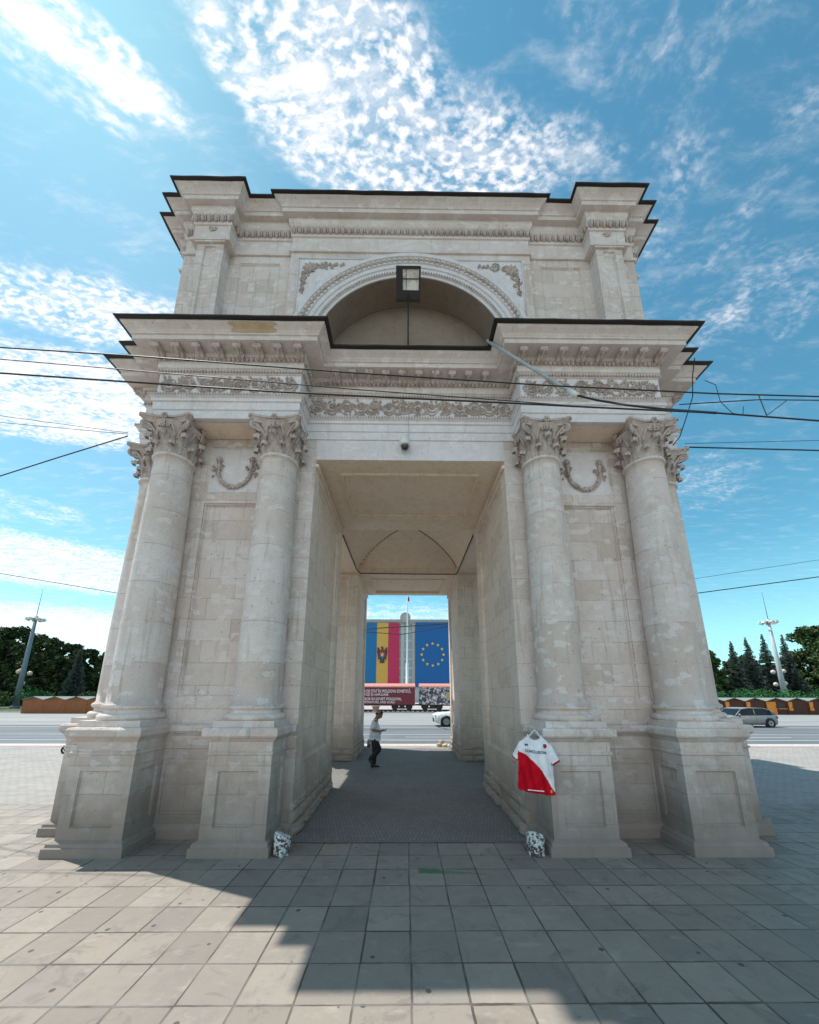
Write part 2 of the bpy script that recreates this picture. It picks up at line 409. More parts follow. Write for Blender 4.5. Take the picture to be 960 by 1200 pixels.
sheet('government_square', -44, 44, 46, 127, .006, mat('pale_concrete', (.44, .39, .385), .9))
mk = MB()
for yy, ww in ((18.0, .13), (20.6, .13), (25.2, .16)):
    mk.quad((-120, yy, .008), (120, yy, .008), (120, yy + ww, .008), (-120, yy + ww, .008))
for k in range(-14, 15):
    mk.quad((k * 8, 19.3, .008), (k * 8 + 3.5, 19.3, .008), (k * 8 + 3.5, 19.42, .008), (k * 8, 19.42, .008))
tag(mk.build('road_markings', mat('road_paint', (.62, .63, .64), .7)), kind='structure')
ts = MB(); pts = []
for k in range(22):
    t_ = k / 21; pts.append((2.05 + 2.9 * t_ ** 1.3 + .06 * sin(k * 1.9), 26.5 - 9.2 * t_, .009))
for a_, c_ in zip(pts, pts[1:]): ts.quad((a_[0] - .06, a_[1], .009), (c_[0] - .06, c_[1], .009), (c_[0] + .06, c_[1], .009), (a_[0] + .06, a_[1], .009))
tag(ts.build('tar_seam', mat('tar', (.03, .03, .035), .6)), kind='structure')
kb = MB(); kb.box(-150, 150, 46, 46.25, 0, .13)
tag(kb.build('kerb', mat('kerb_stone', (.45, .44, .43), .9)), kind='structure')

# ------------------------------------------------------------------ THE ARCH
arch = empty('triumphal_arch', (AX, AY, 0), 0, 'pale limestone triumphal arch with four square piers, Corinthian columns and a tall passage', 'arch')


def outline_low(o):
    c, D, a, bb, m_ = 4.72 + o, 5.21 + o, 1.95 - o, 4.45 + o, 4.70 + o
    side = [(-c, -c), (-bb, -c), (-bb, -D), (-a, -D), (-a, -m_), (a, -m_), (a, -D), (bb, -D), (bb, -c)]
    return [tuple((rz(k) @ Vector((x, y, 0)))[:2]) for k in range(4) for x, y in side]


def outline_att(o):
    c, D, a, bb, e, m_ = 4.77 + o, 5.03 + o, 3.72 - o, 4.45 + o, 2.5 + o, 4.85 + o
    side = [(-c, -c), (-bb, -c), (-bb, -D), (-a, -D), (-a, -c), (-e, -c), (-e, -m_), (e, -m_), (e, -c), (a, -c), (a, -D), (bb, -D), (bb, -c)]
    return [tuple((rz(k) @ Vector((x, y, 0)))[:2]) for k in range(4) for x, y in side]


def loft_profile(mb, outl, prof, cap1=False):
    wv_ = .010 if outl.__name__ == 'f' else 0
    mb.loft([[(x, y, z + wv_ * mnoise.noise(Vector((x * 1.7, y * 1.7, 9)))) for x, y in outl(o)] for o, z in prof], True, False, cap1)


def outline_fine(outl):
    """same outline cut into short pieces whose edges wander a little (hand-laid sheet metal)"""
    def f(o):
        pts = outl(o); ref = outl(.5); res = []
        for i in range(len(pts)):
            a, c = Vector(pts[i]), Vector(pts[(i + 1) % len(pts)]); L = (c - a).length; n = max(1, int((Vector(ref[(i + 1) % len(ref)]) - Vector(ref[i])).length / .16)); t = (c - a) / max(L, 1e-6); nn = Vector((t.y, -t.x))
            for j in range(n):
                p = a + t * (L * j / n)
                if 0 < j: p = p + nn * .010 * mnoise.noise(Vector((p.x * 2.3, p.y * 2.3, 3)))
                res.append((p.x, p.y))
        return res
    return f


def along(outl, o, spacing, sides=None):
    """positions (p, tangent, normal) every ~spacing along each edge of an outline"""
    pts = outl(o); n = len(pts); per = n // 4; res = []
    for i in range(n):
        if sides is not None and (i // per) not in sides: continue
        a = Vector(pts[i]).to_3d(); c = Vector(pts[(i + 1) % n]).to_3d(); L = (c - a).length
        if L < .08: continue
        k = max(1, round(L / spacing)); t = (c - a) / L; nn = Vector((t.y, -t.x, 0))
        for j in range(k): res.append((a + t * (L * (j + .5) / k), t, nn))
    return res


# ---- entablature
e = MB(); loft_profile(e, outline_low, [(-.06, 6.655), (0, 6.655), (0, 6.81), (.02, 6.82), (.02, 6.965), (.045, 6.975), (.045, 7.03), (.085, 7.055), (.085, 7.095), (.02, 7.13), (0, 7.135)])
for k in range(4):
    for s_ in (-1, 1):
        st = len(e.v); x0, x1 = sorted((s_ * 1.93, s_ * 4.47)); e.quad((x0, -4.60, 6.658), (x1, -4.60, 6.658), (x1, -5.19, 6.658), (x0, -5.19, 6.658)); e.xf(rz(k), st)
e.build('architrave', M_PL, arch)
for s_ in range(4):  # tan underside of the projecting architraves
    for t_ in (-1, 1):
        q = MB(); x0, x1 = sorted((t_ * 2.05, t_ * 4.36))
        q.quad((x0, -4.69, 6.650), (x1, -4.69, 6.650), (x1, -5.12, 6.650), (x0, -5.12, 6.650)); q.xf(rz(s_)); q.build('architrave_soffit', M_SF, arch)
e = MB(); loft_profile(e, outline_low, [(0, 7.135), (0, 7.55)]); e.build('frieze', M_PL, arch)
e = MB(); loft_profile(e, outline_low, [(0, 7.55), (.02, 7.56), (.02, 7.655), (.04, 7.67), (.04, 7.745), (.03, 7.75), (.035, 7.77), (.075, 7.885), (.08, 7.91), (.08, 7.955), (.335, 7.955), (.335, 8.04), (.36, 8.045), (.362, 8.065), (.375, 8.08), (.39, 8.105), (.42, 8.13), (.455, 8.155), (.475, 8.175), (.478, 8.197)])
e.build('cornice', M_MO, arch)
e = MB(); loft_profile(e, outline_fine(outline_low), [(.474, 8.194), (.535, 8.198), (.545, 8.204), (.547, 8.226), (.52, 8.25)], cap1=True); fl = e.build('cornice_flashing', M_FL, arch)
q = MB()
for p, t, n in along(outline_low, .052, .082):
    c = p + Vector((0, 0, 7.83)); q.ball(c + n * .01, .036, 6, 4, (1, 1, 1.35))
    q.obox(c + t * .041 + n * .012, t * .006, n * .02, (0, 0, .035))
q.build('egg_and_dart', M_OR, arch)
q = MB()
for p, t, n in along(outline_low, .035, .055): q.obox(p + Vector((0, 0, 7.60)), t * .014, n * .018, (0, 0, .024))
for p, t, n in along(outline_low, .09, .05): q.obox(p + Vector((0, 0, 7.075)), t * .013, n * .012, (0, 0, .018))
q.build('dentil_course', M_OR, arch)


def modillion_mb(mb, p, t, n):
    """scrolled bracket under the corona; p at frieze plane (soffit height), n outward"""
    z = Vector((0, 0, 1)); hw = .062
    prof = [(.06, 0), (.06, -.115), (.085, -.15), (.125, -.145), (.155, -.105), (.20, -.075), (.24, -.085), (.275, -.08), (.295, -.05), (.29, 0)]
    ra = [p + n * a + z * c - t * hw for a, c in prof]; rb = [p + n * a + z * c + t * hw for a, c in prof]
    st = len(mb.v); mb.v += [tuple(x) for x in ra + rb]; m_ = len(prof)
    for i in range(m_ - 1): mb.face((st + i, st + i + 1, st + m_ + i + 1, st + m_ + i))
    mb.face([st + i for i in range(m_)][::-1]); mb.face([st + m_ + i for i in range(m_)])
    for sg in (-1, 1):
        mb.tube([p + n * .105 + z * -.10 + t * sg * (hw - .005), p + n * .105 + z * -.10 + t * sg * (hw + .012)], .04, 8)
        mb.tube([p + n * .262 + z * -.05 + t * sg * (hw - .005), p + n * .262 + z * -.05 + t * sg * (hw + .012)], .028, 8)
    mb.tube([p + n * a + z * c for a, c in ((.11, -.152), (.16, -.112), (.22, -.09), (.28, -.085))], [.022, .02, .024, .012], 6)


mod0 = MB(); modillion_mb(mod0, Vector((0, 0, 0)), Vector((1, 0, 0)), Vector((0, -1, 0)))
spots = []
for k in range(4):
    for s_ in (-1, 1):
        for j in range(8): spots.append((k, s_ * (3.2 + .352 * (j - 3.5)), -5.21))
    for j in range(10): spots.append((k, .312 * (j - 4.5), -4.70))
m_first = None; rear = MB()
for k, x, y in spots:
    if k == 2:
        st = len(rear.v); rear_f = len(rear.f)
        rear.v += [tuple(rz(2) @ (Vector(v) + Vector((x, y, 7.953)))) for v in mod0.v]
        rear.f += [tuple(i + st for i in f) for f in mod0.f]; rear.mi += mod0.mi; rear.sm += mod0.sm
        continue
    if m_first is None: m_first = mod0.build('modillion', M_OR, arch); o = m_first
    else: o = m_first.copy(); COL.objects.link(o); o.parent = arch
    o.location = rz(k) @ Vector((x, y, 7.953)); o.rotation_euler = (0, 0, k * pi / 2)
tag(rear.build('modillion', M_OR, arch), kind='stuff')


# ---- carved relief helpers (local 2-D u,z plane; out = along -y)
def spiral(mb, u, z, y, r, turns, sg, tr, start=0.):
    pts = []; rr = []
    n = int(14 * turns)
    for i in range(n + 1):
        f = i / n; a = start + sg * f * turns * 2 * pi; q_ = r * (1 - .86 * f)
        pts.append((u + q_ * cos(a), y - .006 - .012 * f, z + q_ * sin(a))); rr.append(tr * (1 - .45 * f))
    mb.tube(pts, rr, 5)
    mb.ball((u, y - .012, z), r * .22, 6, 4, (1, .8, 1))


def leaf(mb, u, z, y, L, a, wd):
    """small carved leaf: raised, tapering, with a mid rib"""
    d = Vector((cos(a), 0, sin(a))); s_ = Vector((-sin(a), 0, cos(a)))
    st = len(mb.v); c = Vector((u, y, z))
    for f, w_, h in ((0, .35, .016), (.35, 1, .042), (.7, .8, .048), (1, .05, .018)):
        for q_ in (-1, 0, 1): mb.v.append(tuple(c + d * L * f + s_ * wd * w_ * q_ + Vector((0, -(h if q_ == 0 else h * .25), 0))))
    for i in range(3):
        for j in range(2): a0 = st + i * 3 + j; mb.face((a0, a0 + 3, a0 + 4, a0 + 1))


def rosette(mb, u, z, y, r):
    for k in range(8): leaf(mb, u, z, y, r, k * pi / 4, r * .3)
    mb.ball((u, y - .02, z), r * .3, 7, 4, (1, .7, 1))
    mb.tube([(u + r * .55 * cos(a), y - .015, z + r * .55 * sin(a)) for a in [k * pi / 6 for k in range(13)]], .012 * r / .12, 5)


def rinceau(mb, u0, u1, z0, z1, y, R):
    """running acanthus scroll between u0 and u1, mirrored about the middle"""
    L = (u1 - u0) / 2; um = (u0 + u1) / 2; zc = (z0 + z1) / 2; h = (z1 - z0) / 2; r = h * .62
    n = max(2, round(L / (h * 1.45))); st = L / n
    for sg in (-1, 1):
        for k in range(n):
            u = um + sg * st * (k + .5); up_ = 1 if k % 2 == 0 else -1
            spiral(mb, u, zc - up_ * h * .12, y, r, 1.6, sg * up_, .017, R.uniform(0, 6))
            rosette(mb, u, zc - up_ * h * .12, y, r * .42)
            pts = [(u - sg * st * .5 + sg * st * f, y - .012, zc + up_ * h * .78 * sin(pi * f)) for f in [i / 8 for i in range(9)]]
            mb.tube(pts, .018, 5)
            for _ in range(20):
                a = R.uniform(0, 2 * pi); q_ = R.uniform(.35, 1.35) * r
                uu = u + q_ * cos(a); zq = zc + q_ * sin(a) * .95
                if z0 + .03 < zq < z1 - .03 and u0 + .02 < uu < u1 - .02:
                    leaf(mb, uu, zq, y, R.uniform(.05, .085), a + R.uniform(-.8, .8), R.uniform(.018, .03))
    rosette(mb, um, zc, y, h * .4)


for k in range(4):
    R_ = random.Random(20 + k)
    for u0, u1, yy in ((2.0, 4.40, -5.212), (-4.40, -2.0, -5.212), (-1.90, 1.90, -4.702)):
        q = MB(); rinceau(q, u0, u1, 7.15, 7.54, yy, R_); q.xf(rz(k)); q.build('frieze_relief', M_OR, arch)


# ---- recessed wall helper
def rec_wall(mb, org, u, v, W, H, rects, bev=.02, mi=None):
    """wall org + a*u + b*v with rectangular recesses (a0,b0,a1,b1,depth,mat) ; outward normal = u x v"""
    org, u, v = Vector(org), Vector(u), Vector(v); n = u.cross(v).normalized()
    us = sorted({0, W} | {r[0] for r in rects} | {r[2] for r in rects}); vs = sorted({0, H} | {r[1] for r in rects} | {r[3] for r in rects})
    P_ = lambda a, c, d=0: org + u * a + v * c - n * d
    base = mb.cur
    for i in range(len(us) - 1):
        for j in range(len(vs) - 1):
            cu, cv = (us[i] + us[i + 1]) / 2, (vs[j] + vs[j + 1]) / 2
            if any(r[0] < cu < r[2] and r[1] < cv < r[3] for r in rects): continue
            mb.quad(P_(us[i], vs[j]), P_(us[i + 1], vs[j]), P_(us[i + 1], vs[j + 1]), P_(us[i], vs[j + 1]))
    for r in rects:
        a0, c0, a1, c1, d = r[:5]
        w1 = bev
        A = [(a0, c0), (a1, c0), (a1, c1), (a0, c1)]
        B = [(a0 + w1, c0 + w1), (a1 - w1, c0 + w1), (a1 - w1, c1 - w1), (a0 + w1, c1 - w1)]
        C = [(a0 + 2 * w1, c0 + 2 * w1), (a1 - 2 * w1, c0 + 2 * w1), (a1 - 2 * w1, c1 - 2 * w1), (a0 + 2 * w1, c1 - 2 * w1)]
        for i in range(4):
            j = (i + 1) % 4
            mb.quad(P_(*A[i]), P_(*A[j]), P_(*A[j], d * .4), P_(*A[i], d * .4))
            mb.quad(P_(*A[i], d * .4), P_(*A[j], d * .4), P_(*B[j], d * .4), P_(*B[i], d * .4))
            mb.quad(P_(*B[i], d * .4), P_(*B[j], d * .4), P_(*C[j], d), P_(*C[i], d))
        if len(r) > 5: mb.cur = r[5]
        mb.quad(*[P_(*c_, d) for c_ in C]); mb.cur = base


# ---- piers
W0, W1 = 1.74, 4.68
for k in range(4):
    q = MB(); H = 6.70 - 1.575
    tall = (.98, .40, 1.93, 3.77, .075); upp = (1.0, 3.965, 1.96, 4.92, .03, 2)
    rec_wall(q, (W0, -W1, 1.575), (1, 0, 0), (0, 0, 1), W1 - W0, H, [tall, upp])
    mir = lambda r: (2.94 - r[2], r[1], 2.94 - r[0]) + tuple(r[3:])
    rec_wall(q, (W1, -W1, 1.575), (0, 1, 0), (0, 0, 1), W1 - W0, H, [mir(tall), mir(upp)])
    q.cur = 1
    ps = [(.50, 1.05 - .30, 2.44, 5.55, .045)]
    rec_wall(q, (W1, -W0, -.02), (-1, 0, 0), (0, 0, 1), W1 - W0, 6.42, [(.34, .95, 2.62, 6.02, .07)], .035)
    rec_wall(q, (W0, -W0, -.02), (0, -1, 0), (0, 0, 1), W1 - W0, 6.42, [(.34, .95, 2.62, 6.02, .07)], .035)
    q.xf(rz(k)); q.build('pier', [M_ST, M_PW, M_PL], arch)
    # dado between the pedestals
    q = MB()
    prof = [(.09, 0), (.09, .13), (.06, .19), (.035, .205), (.03, 1.215), (.05, 1.225), (.05, 1.25), (.03, 1.265), (.035, 1.40), (.06, 1.43), (.09, 1.47), (.10, 1.48), (.10, 1.545), (.06, 1.572), (-.03, 1.574)]
    q.loft([[(W0 - .004, -W1 + .05, z), (W0 - .004, -W1 - o, z), (W1 + o, -W1 - o, z), (W1 + o, -W0 + .004, z), (W1 - .05, -W0 + .004, z)] for o, z in prof], False)
    q.quad((2.8, -W1 - .034, .31), (3.62, -W1 - .034, .31), (3.62, -W1 - .034, 1.1), (2.8, -W1 - .034, 1.1))
    q.f.pop(); q.mi.pop(); q.sm.pop(); q.v = q.v[:-4]
    for (a0, a1) in ((2.78, 3.70),):   # raised frame of the sunk panel
        for (x0, x1, z0, z1) in ((a0, a1, 1.02, 1.06), (a0, a1, .27, .31), (a0, a0 + .04, .31, 1.02), (a1 - .04, a1, .31, 1.02)):
            q.box(x0, x1, -W1 - .048, -W1 - .02, z0, z1)
            q.box(W1 + .02, W1 + .048, -x1, -x0, z0, z1)
    q.xf(rz(k)); q.build('dado', M_ST, arch)
    # rough, worn base blocks along the passages
    q = MB(); R_ = random.Random(50 + k)
    def rough_block(q, x0, x1, y0, y1, z0, z1, prot, face):
        n1, n2 = 5, 4; g = {}
        for a in range(n1 + 1):
            for c in range(n2 + 1):
                f1, f2 = a / n1, c / n2; edge = min(f1, 1 - f1, f2, 1 - f2)
                d = prot * (.45 + .55 * min(1, edge * 5)) + .022 * (mnoise.noise(Vector((x0 * 3 + f1 * 4, y0 * 3 + f2 * 3, z0 * 9))))
                zz_ = z0 + (z1 - z0) * f2
                if face == 'x': p_ = (W0 - d, y0 + (y1 - y0) * f1, zz_)
                else: p_ = (x0 + (x1 - x0) * f1, -W0 + d, zz_)
                g[a, c] = len(q.v); q.v.append(p_)
        rng = range(n1)
        for a in range(n1):
            for c in range(n2):
                f = (g[a, c], g[a + 1, c], g[a + 1, c + 1], g[a, c + 1]); q.face(f if face == 'y' else f[::-1])
        for a_ in (0, n1):
            for c in range(n2):
                i, j = q.v[g[a_, c]], q.v[g[a_, c + 1]]
                if face == 'x': q.quad(i, j, (W0 + .03, j[1], j[2]), (W0 + .03, i[1], i[2]))
                else: q.quad(i, j, (j[0], -W0 - .03, j[2]), (i[0], -W0 - .03, i[2]))
        for a in range(n1):   # top lip back to the wall
            i, j = q.v[g[a, n2]], q.v[g[a + 1, n2]]
            if face == 'x': q.quad(j, i, (W0 + .03, i[1], i[2] + .01), (W0 + .03, j[1], j[2] + .01))
            else: q.quad(i, j, (j[0], -W0 - .03, j[2] + .01), (i[0], -W0 - .03, i[2] + .01))
    for face in 'xy':
        for z0, z1, pr in ((-.01, .17, .10), (.175, .34, .062), (.345, .47, .035)):
            a = W0
            while a < W1 + .03:
                wd = R_.uniform(.3, .62); a1 = min(a + wd, W1 + .05)
                if W1 + .05 - a1 < .2: a1 = W1 + .05
                if R_.random() > .12 or z0 < .1:
                    pp = pr * R_.uniform(.6, 1.1)
                    if face == 'x': rough_block(q, W0, W0, -a1 + .006, -a, z0, z1, pp, 'x')
                    else: rough_block(q, a, a1 - .006, 0, 0, z0, z1, pp, 'y')
                a = a1
    q.xf(rz(k)); q.build('worn_base_course', M_PW, arch)

# ---- pedestals
AXS = (2.31, 4.15)


def ring(cx, hw, D, back, z, o): return [(cx - hw - o, -D - o, z), (cx + hw + o, -D - o, z), (cx + hw + o, back, z), (cx - hw - o, back, z)]


ped = MB()
hw, D0 = .43, 5.335
pr_lo = [(.085, 0), (.082, .108), (.06, .12), (.055, .155), (.02, .175), (0, .185)]
pr_hi = [(0, 1.215), (.02, 1.225), (.02, 1.250), (0, 1.262), (.005, 1.385), (.03, 1.41), (.065, 1.45), (.08, 1.47), (.08, 1.545), (.06, 1.570), (.0, 1.577)]
ped.loft([ring(0, hw, D0, -4.6, z, o) for o, z in pr_lo], True)
ped.loft([ring(0, hw, D0, -4.6, z, o) for o, z in pr_hi], True, False, True)
rec_wall(ped, (-hw, -D0, .185), (1, 0, 0), (0, 0, 1), 2 * hw, 1.03, [(.16, .14, .70, .83, .03)], .008)
rec_wall(ped, (hw, -D0, .185), (0, 1, 0), (0, 0, 1), .73, 1.03, [(.14, .14, .52, .83, .03)], .008)
rec_wall(ped, (-hw, -4.605, .185), (0, -1, 0), (0, 0, 1), .73, 1.03, [(.21, .14, .59, .83, .03)], .008)
# ---- column shaft
shaft = MB(); prof = []
for i in range(25):
    f = i / 24; r = .343 - .045 * max(0, (f - .15) / .85) ** 1.5
    prof.append((r, 1.905 + (5.93 - 1.905) * f))
prof = [(.362, 1.885), (.356, 1.90)] + prof + [(.305, 5.93), (.325, 5.94), (.332, 5.96), (.325, 5.985), (.29, 5.995)]
shaft.lathe(prof, (0, 0, 0), 40)
cbase = MB()
cbase.box(-.425, .425, -.425, .425, 1.572, 1.66)
cbase.lathe([(.40, 1.658), (.418, 1.675), (.425, 1.70), (.418, 1.73), (.395, 1.748), (.372, 1.752), (.352, 1.765), (.347, 1.785), (.36, 1.81), (.375, 1.815), (.392, 1.835), (.392, 1.86), (.378, 1.88), (.35, 1.886)], (0, 0, 0), 40)
# ---- corinthian capital (z from 5.98 to 6.655)
cap = MB(); cap.smooth = True
Z0 = 5.985
bell = lambda h: .275 + .02 * h + .13 * max(0, (h - .35) / .65) ** 2.2
cap.lathe([(bell(i / 10), Z0 + .56 * i / 10) for i in range(11)], (0, 0, 0), 24)


def acanthus(mb, ang, h0, h1, wd, curl, seed):
    R_ = random.Random(seed); nu, nv = 8, 12; g = {}
    for j in range(nv + 1):
        f = j / nv
        if f < .72:
            g_ = f / .72; zz_ = Z0 + h0 + (h1 - h0) * g_; r = bell((zz_ - Z0) / .56) + .022 + .035 * g_ ** 2
        else:
            a = (f - .72) / .28 * 2.5; r0 = bell(h1 / .56) + .057; r = r0 + curl * sin(a) * .9 + curl * (1 - cos(a)) * .35
            zz_ = Z0 + h1 + curl * .75 * (sin(a) * .7 - (1 - cos(a)) * .75)
        lobes = .80 + .20 * abs(sin(f * pi * 3.5)); w_ = wd * lobes * (1 - .55 * max(0, f - .6) / .4) * (.75 + .25 * min(1, f * 4))
        for i in range(nu + 1):
            s_ = i / nu * 2 - 1
            rr_ = r - .055 * s_ * s_ + .014 * cos(s_ * 3 * pi) + (.012 if i % 2 else 0)
            aa = ang + s_ * w_ / r
            g[i, j] = len(mb.v); mb.v.append((rr_ * cos(aa), rr_ * sin(aa), zz_ + .01 * abs(s_) * (1 if f < .7 else -1)))
    for j in range(nv):
        for i in range(nu): mb.face((g[i, j], g[i + 1, j], g[i + 1, j + 1], g[i, j + 1]))


for k in range(8): acanthus(cap, k * pi / 4 + pi / 8, .0, .17, .118, .078, k)
for k in range(8): acanthus(cap, k * pi / 4, .02, .34, .118, .098, 10 + k)


def volute(mb, ang, r0, z0, r1, z1, rs, side, tr):
    """stem rising outwards and curling into a spiral; side = tangential lean"""
    pts = []; rr = []
    d = Vector((cos(ang), sin(ang), 0)); t = Vector((-sin(ang), cos(ang), 0))
    for i in range(7):
        f = i / 6; pts.append(d * (r0 + (r1 - r0) * f ** 1.6) + t * side * (1 - f) + Vector((0, 0, z0 + (z1 - z0) * f))); rr.append(tr * (.8 + .3 * f))
    c = d * (r1 + rs * .1) + Vector((0, 0, z1 - rs))
    for i in range(1, 20):
        f = i / 19; a = pi / 2 - f * 3.4 * pi; q_ = rs * (1 - .8 * f)
        pts.append(c + d * q_ * cos(a) + Vector((0, 0, q_ * sin(a)))); rr.append(tr * (1.1 - .5 * f))
    mb.tube(pts, rr, 6)


for k in range(4):
    a = pi / 4 + k * pi / 2
    volute(cap, a, .30, Z0 + .28, .485, Z0 + .565, .072, .085, .026); volute(cap, a, .30, Z0 + .28, .485, Z0 + .565, .072, -.085, .026)
    acanthus(cap, a, .30, .455, .07, .05, 30 + k)
    a = k * pi / 2
    d = Vector((cos(a), sin(a), 0)); t = Vector((-sin(a), cos(a), 0))
    for sg in (-1, 1):
        pts = []; rr = []
        for i in range(22):
            f = i / 21
            if f < .45: g_ = f / .45; p_ = d * (.31 + .07 * g_) + t * sg * (.15 - .06 * g_ ** 2) + Vector((0, 0, Z0 + .30 + .22 * g_))
            else:
                g_ = (f - .45) / .55; aa = pi / 2 + g_ * 2.6 * pi; q_ = .042 * (1 - .7 * g_)
                p_ = d * .385 + t * sg * (.048 - q_ * cos(aa)) + Vector((0, 0, Z0 + .48 + q_ * sin(aa)))
            pts.append(p_); rr.append(.017 * (1 - .3 * f))
        cap.tube(pts, rr, 5)
    for j in range(6):
        aa = j * pi / 3; cc = d * .43 + t * .036 * cos(aa) + Vector((0, 0, Z0 + .615 + .036 * sin(aa))); cap.ball(cc, .024, 6, 4)
    cap.ball(d * .455 + Vector((0, 0, Z0 + .615)), .026, 6, 4)
    cap.tube([d * .40 + Vector((0, 0, Z0 + .42)), d * .42 + Vector((0, 0, Z0 + .60))], .018, 5)


def abacus(o, z, n=8):
    pts = []
    for k in range(4):
        a0 = k * pi / 2 - pi / 4
        c0 = Vector((cos(a0), sin(a0))); c1 = Vector((cos(a0 + pi / 2), sin(a0 + pi / 2)))
        R0 = .635 + o
        p0, p1 = c0 * R0, c1 * R0; dmid = (c0 + c1).normalized(); tt = (p1 - p0).normalized()
        p0, p1 = p0 + tt * .045, p1 - tt * .045
        for i in range(n + 1):
            f = i / n; p_ = p0.lerp(p1, f) - dmid * (.085 + o * .2) * sin(pi * f) ** .9
            pts.append((p_.x, p_.y, z))
    return pts


cap.smooth = False
cap.loft([abacus(-.085, Z0 + .548), abacus(-.085, Z0 + .572), abacus(-.07, Z0 + .59), abacus(-.035, Z0 + .612), abacus(-.03, Z0 + .625), abacus(0, Z0 + .628), abacus(.003, Z0 + .668)], True, True, True)

ped0 = shaft0 = None
for k in range(4):
    for s_ in (-1, 1):
        for a in AXS:
            x = s_ * a; pos = rz(k) @ Vector((x, -4.91, 0)); pp = rz(k) @ Vector((x, 0, 0))
            if ped0 is None:
                ped0 = ped.build('pedestal', M_ST, arch); shaft0 = shaft.build('column', M_CO, arch)
                cb0 = cbase.build('column_base', M_CO, shaft0); cp0 = cap.build('capital', M_OR, shaft0); p_, c_ = ped0, shaft0
            else:
                p_ = ped0.copy(); COL.objects.link(p_); p_.parent = arch
                c_ = shaft0.copy(); COL.objects.link(c_); c_.parent = arch
                for h_ in (cb0, cp0): g_ = h_.copy(); COL.objects.link(g_); g_.parent = c_
            p_.location = pp; p_.rotation_euler = (0, 0, k * pi / 2)
            c_.location = pos; c_.rotation_euler = (0, 0, k * pi / 2)

# ---- garlands
gar = None
for k in range(4):
    for s_ in (-1, 1):
        if gar is None:
            g_ = MB(); R_ = random.Random(4)
            for i in range(64):
                f = i / 63; a = pi + pi * f; th = .5 + .5 * sin(pi * f)
                u, z = .29 * cos(a), 6.0 + .33 * sin(a)
                if f < .0: pass
                for _ in range(7):
                    ra, rb_ = R_.uniform(0, 2 * pi), R_.uniform(0, .036) * th
                    g_.ball((u + rb_ * cos(ra), -.012 - R_.uniform(0, .04), z + rb_ * sin(ra)), R_.uniform(.011, .021), 6, 4)
            for sg in (-1, 1):
                rosette(g_, sg * .30, 6.22, -.02, .065); g_.ball((sg * .30, -.03, 6.22), .04, 7, 5)
                for j in range(22):
                    leaf(g_, sg * .32 + R_.uniform(-.10, .10), 6.16 - R_.uniform(0, .26), -.004, .06, R_.uniform(0, 6.3), .018)
                g_.tube([(sg * .29, -.02, 6.0), (sg * .295, -.03, 6.1), (sg * .30, -.02, 6.2)], [.028, .032, .022], 7)
            gar = g_.build('garland', M_OR, arch); o = gar
        else: o = gar.copy(); COL.objects.link(o); o.parent = arch
        o.location = rz(k) @ Vector((s_ * 3.20, -4.652, 0)); o.rotation_euler = (0, 0, k * pi / 2)

# ---- passage ceilings: four soffits and the central cloister vault
for k in range(4):
    q = MB()
    rec_wall(q, (-W0, -4.68, 6.24), (0, 1, 0), (1, 0, 0), 4.68 - W0, 2 * W0, [(.46, .42, 2.22, 2 * W0 - .42, .05)], .02)
    for (xa, xb, ya, yb) in ((-1.36, 1.36, -4.26, -4.215), (-1.36, 1.36, -2.425, -2.38), (-1.36, -1.315, -4.215, -2.425), (1.315, 1.36, -4.215, -2.425)):
        q.box(xa, xb, ya, yb, 6.205, 6.245)          # moulded frame of the sunk ceiling panel
    q.quad((-W0, -4.68, 6.24), (W0, -4.68, 6.24), (W0, -4.68, 6.70), (-W0, -4.68, 6.70))
    q.mi[-1] = 1
    for sx_ in (-1, 1): q.box(*sorted((sx_ * (W0 - .05), sx_ * (W0 + .01))), -4.665, -W0, 6.10, 6.16)
    q.quad((W0, -W0, 6.24), (-W0, -W0, 6.24), (-W0, -W0, 6.44), (W0, -W0, 6.44))
    q.xf(rz(k)); q.build('passage_soffit', [M_SF, M_PL], arch)
q = MB(); N = 36; q.smooth = False; g = {}
ap = lambda t: 1 - (1 - sqrt(max(0, 1 - t * t))) if False else sqrt(max(0, 1 - (t * .92) ** 2)) - sqrt(1 - .92 ** 2)
for i in range(N + 1):
    for j in range(N + 1):
        x, y = (i / N * 2 - 1), (j / N * 2 - 1)
        g[i, j] = len(q.v); q.v.append((x * 1.75, y * 1.75, 6.43 + 1.35 * min(ap(x), ap(y))))
for i in range(N):
    for j in range(N): q.face((g[i, j], g[i, j + 1], g[i + 1, j + 1], g[i + 1, j]))
q.build('vault', M_SF, arch)
q = MB()
for sx in (-1, 1):
    for sy in (-1, 1):
        pts = []
        for i in range(0, 25):
            t = .985 - i / 24 * .86; pts.append((sx * t * 1.75, sy * t * 1.75, 6.43 + 1.35 * ap(t) - .004))
        q.tube(pts, .018, 6)
q.build('vault_rib', mat('rib_stone', (.24, .175, .125), .95), arch)

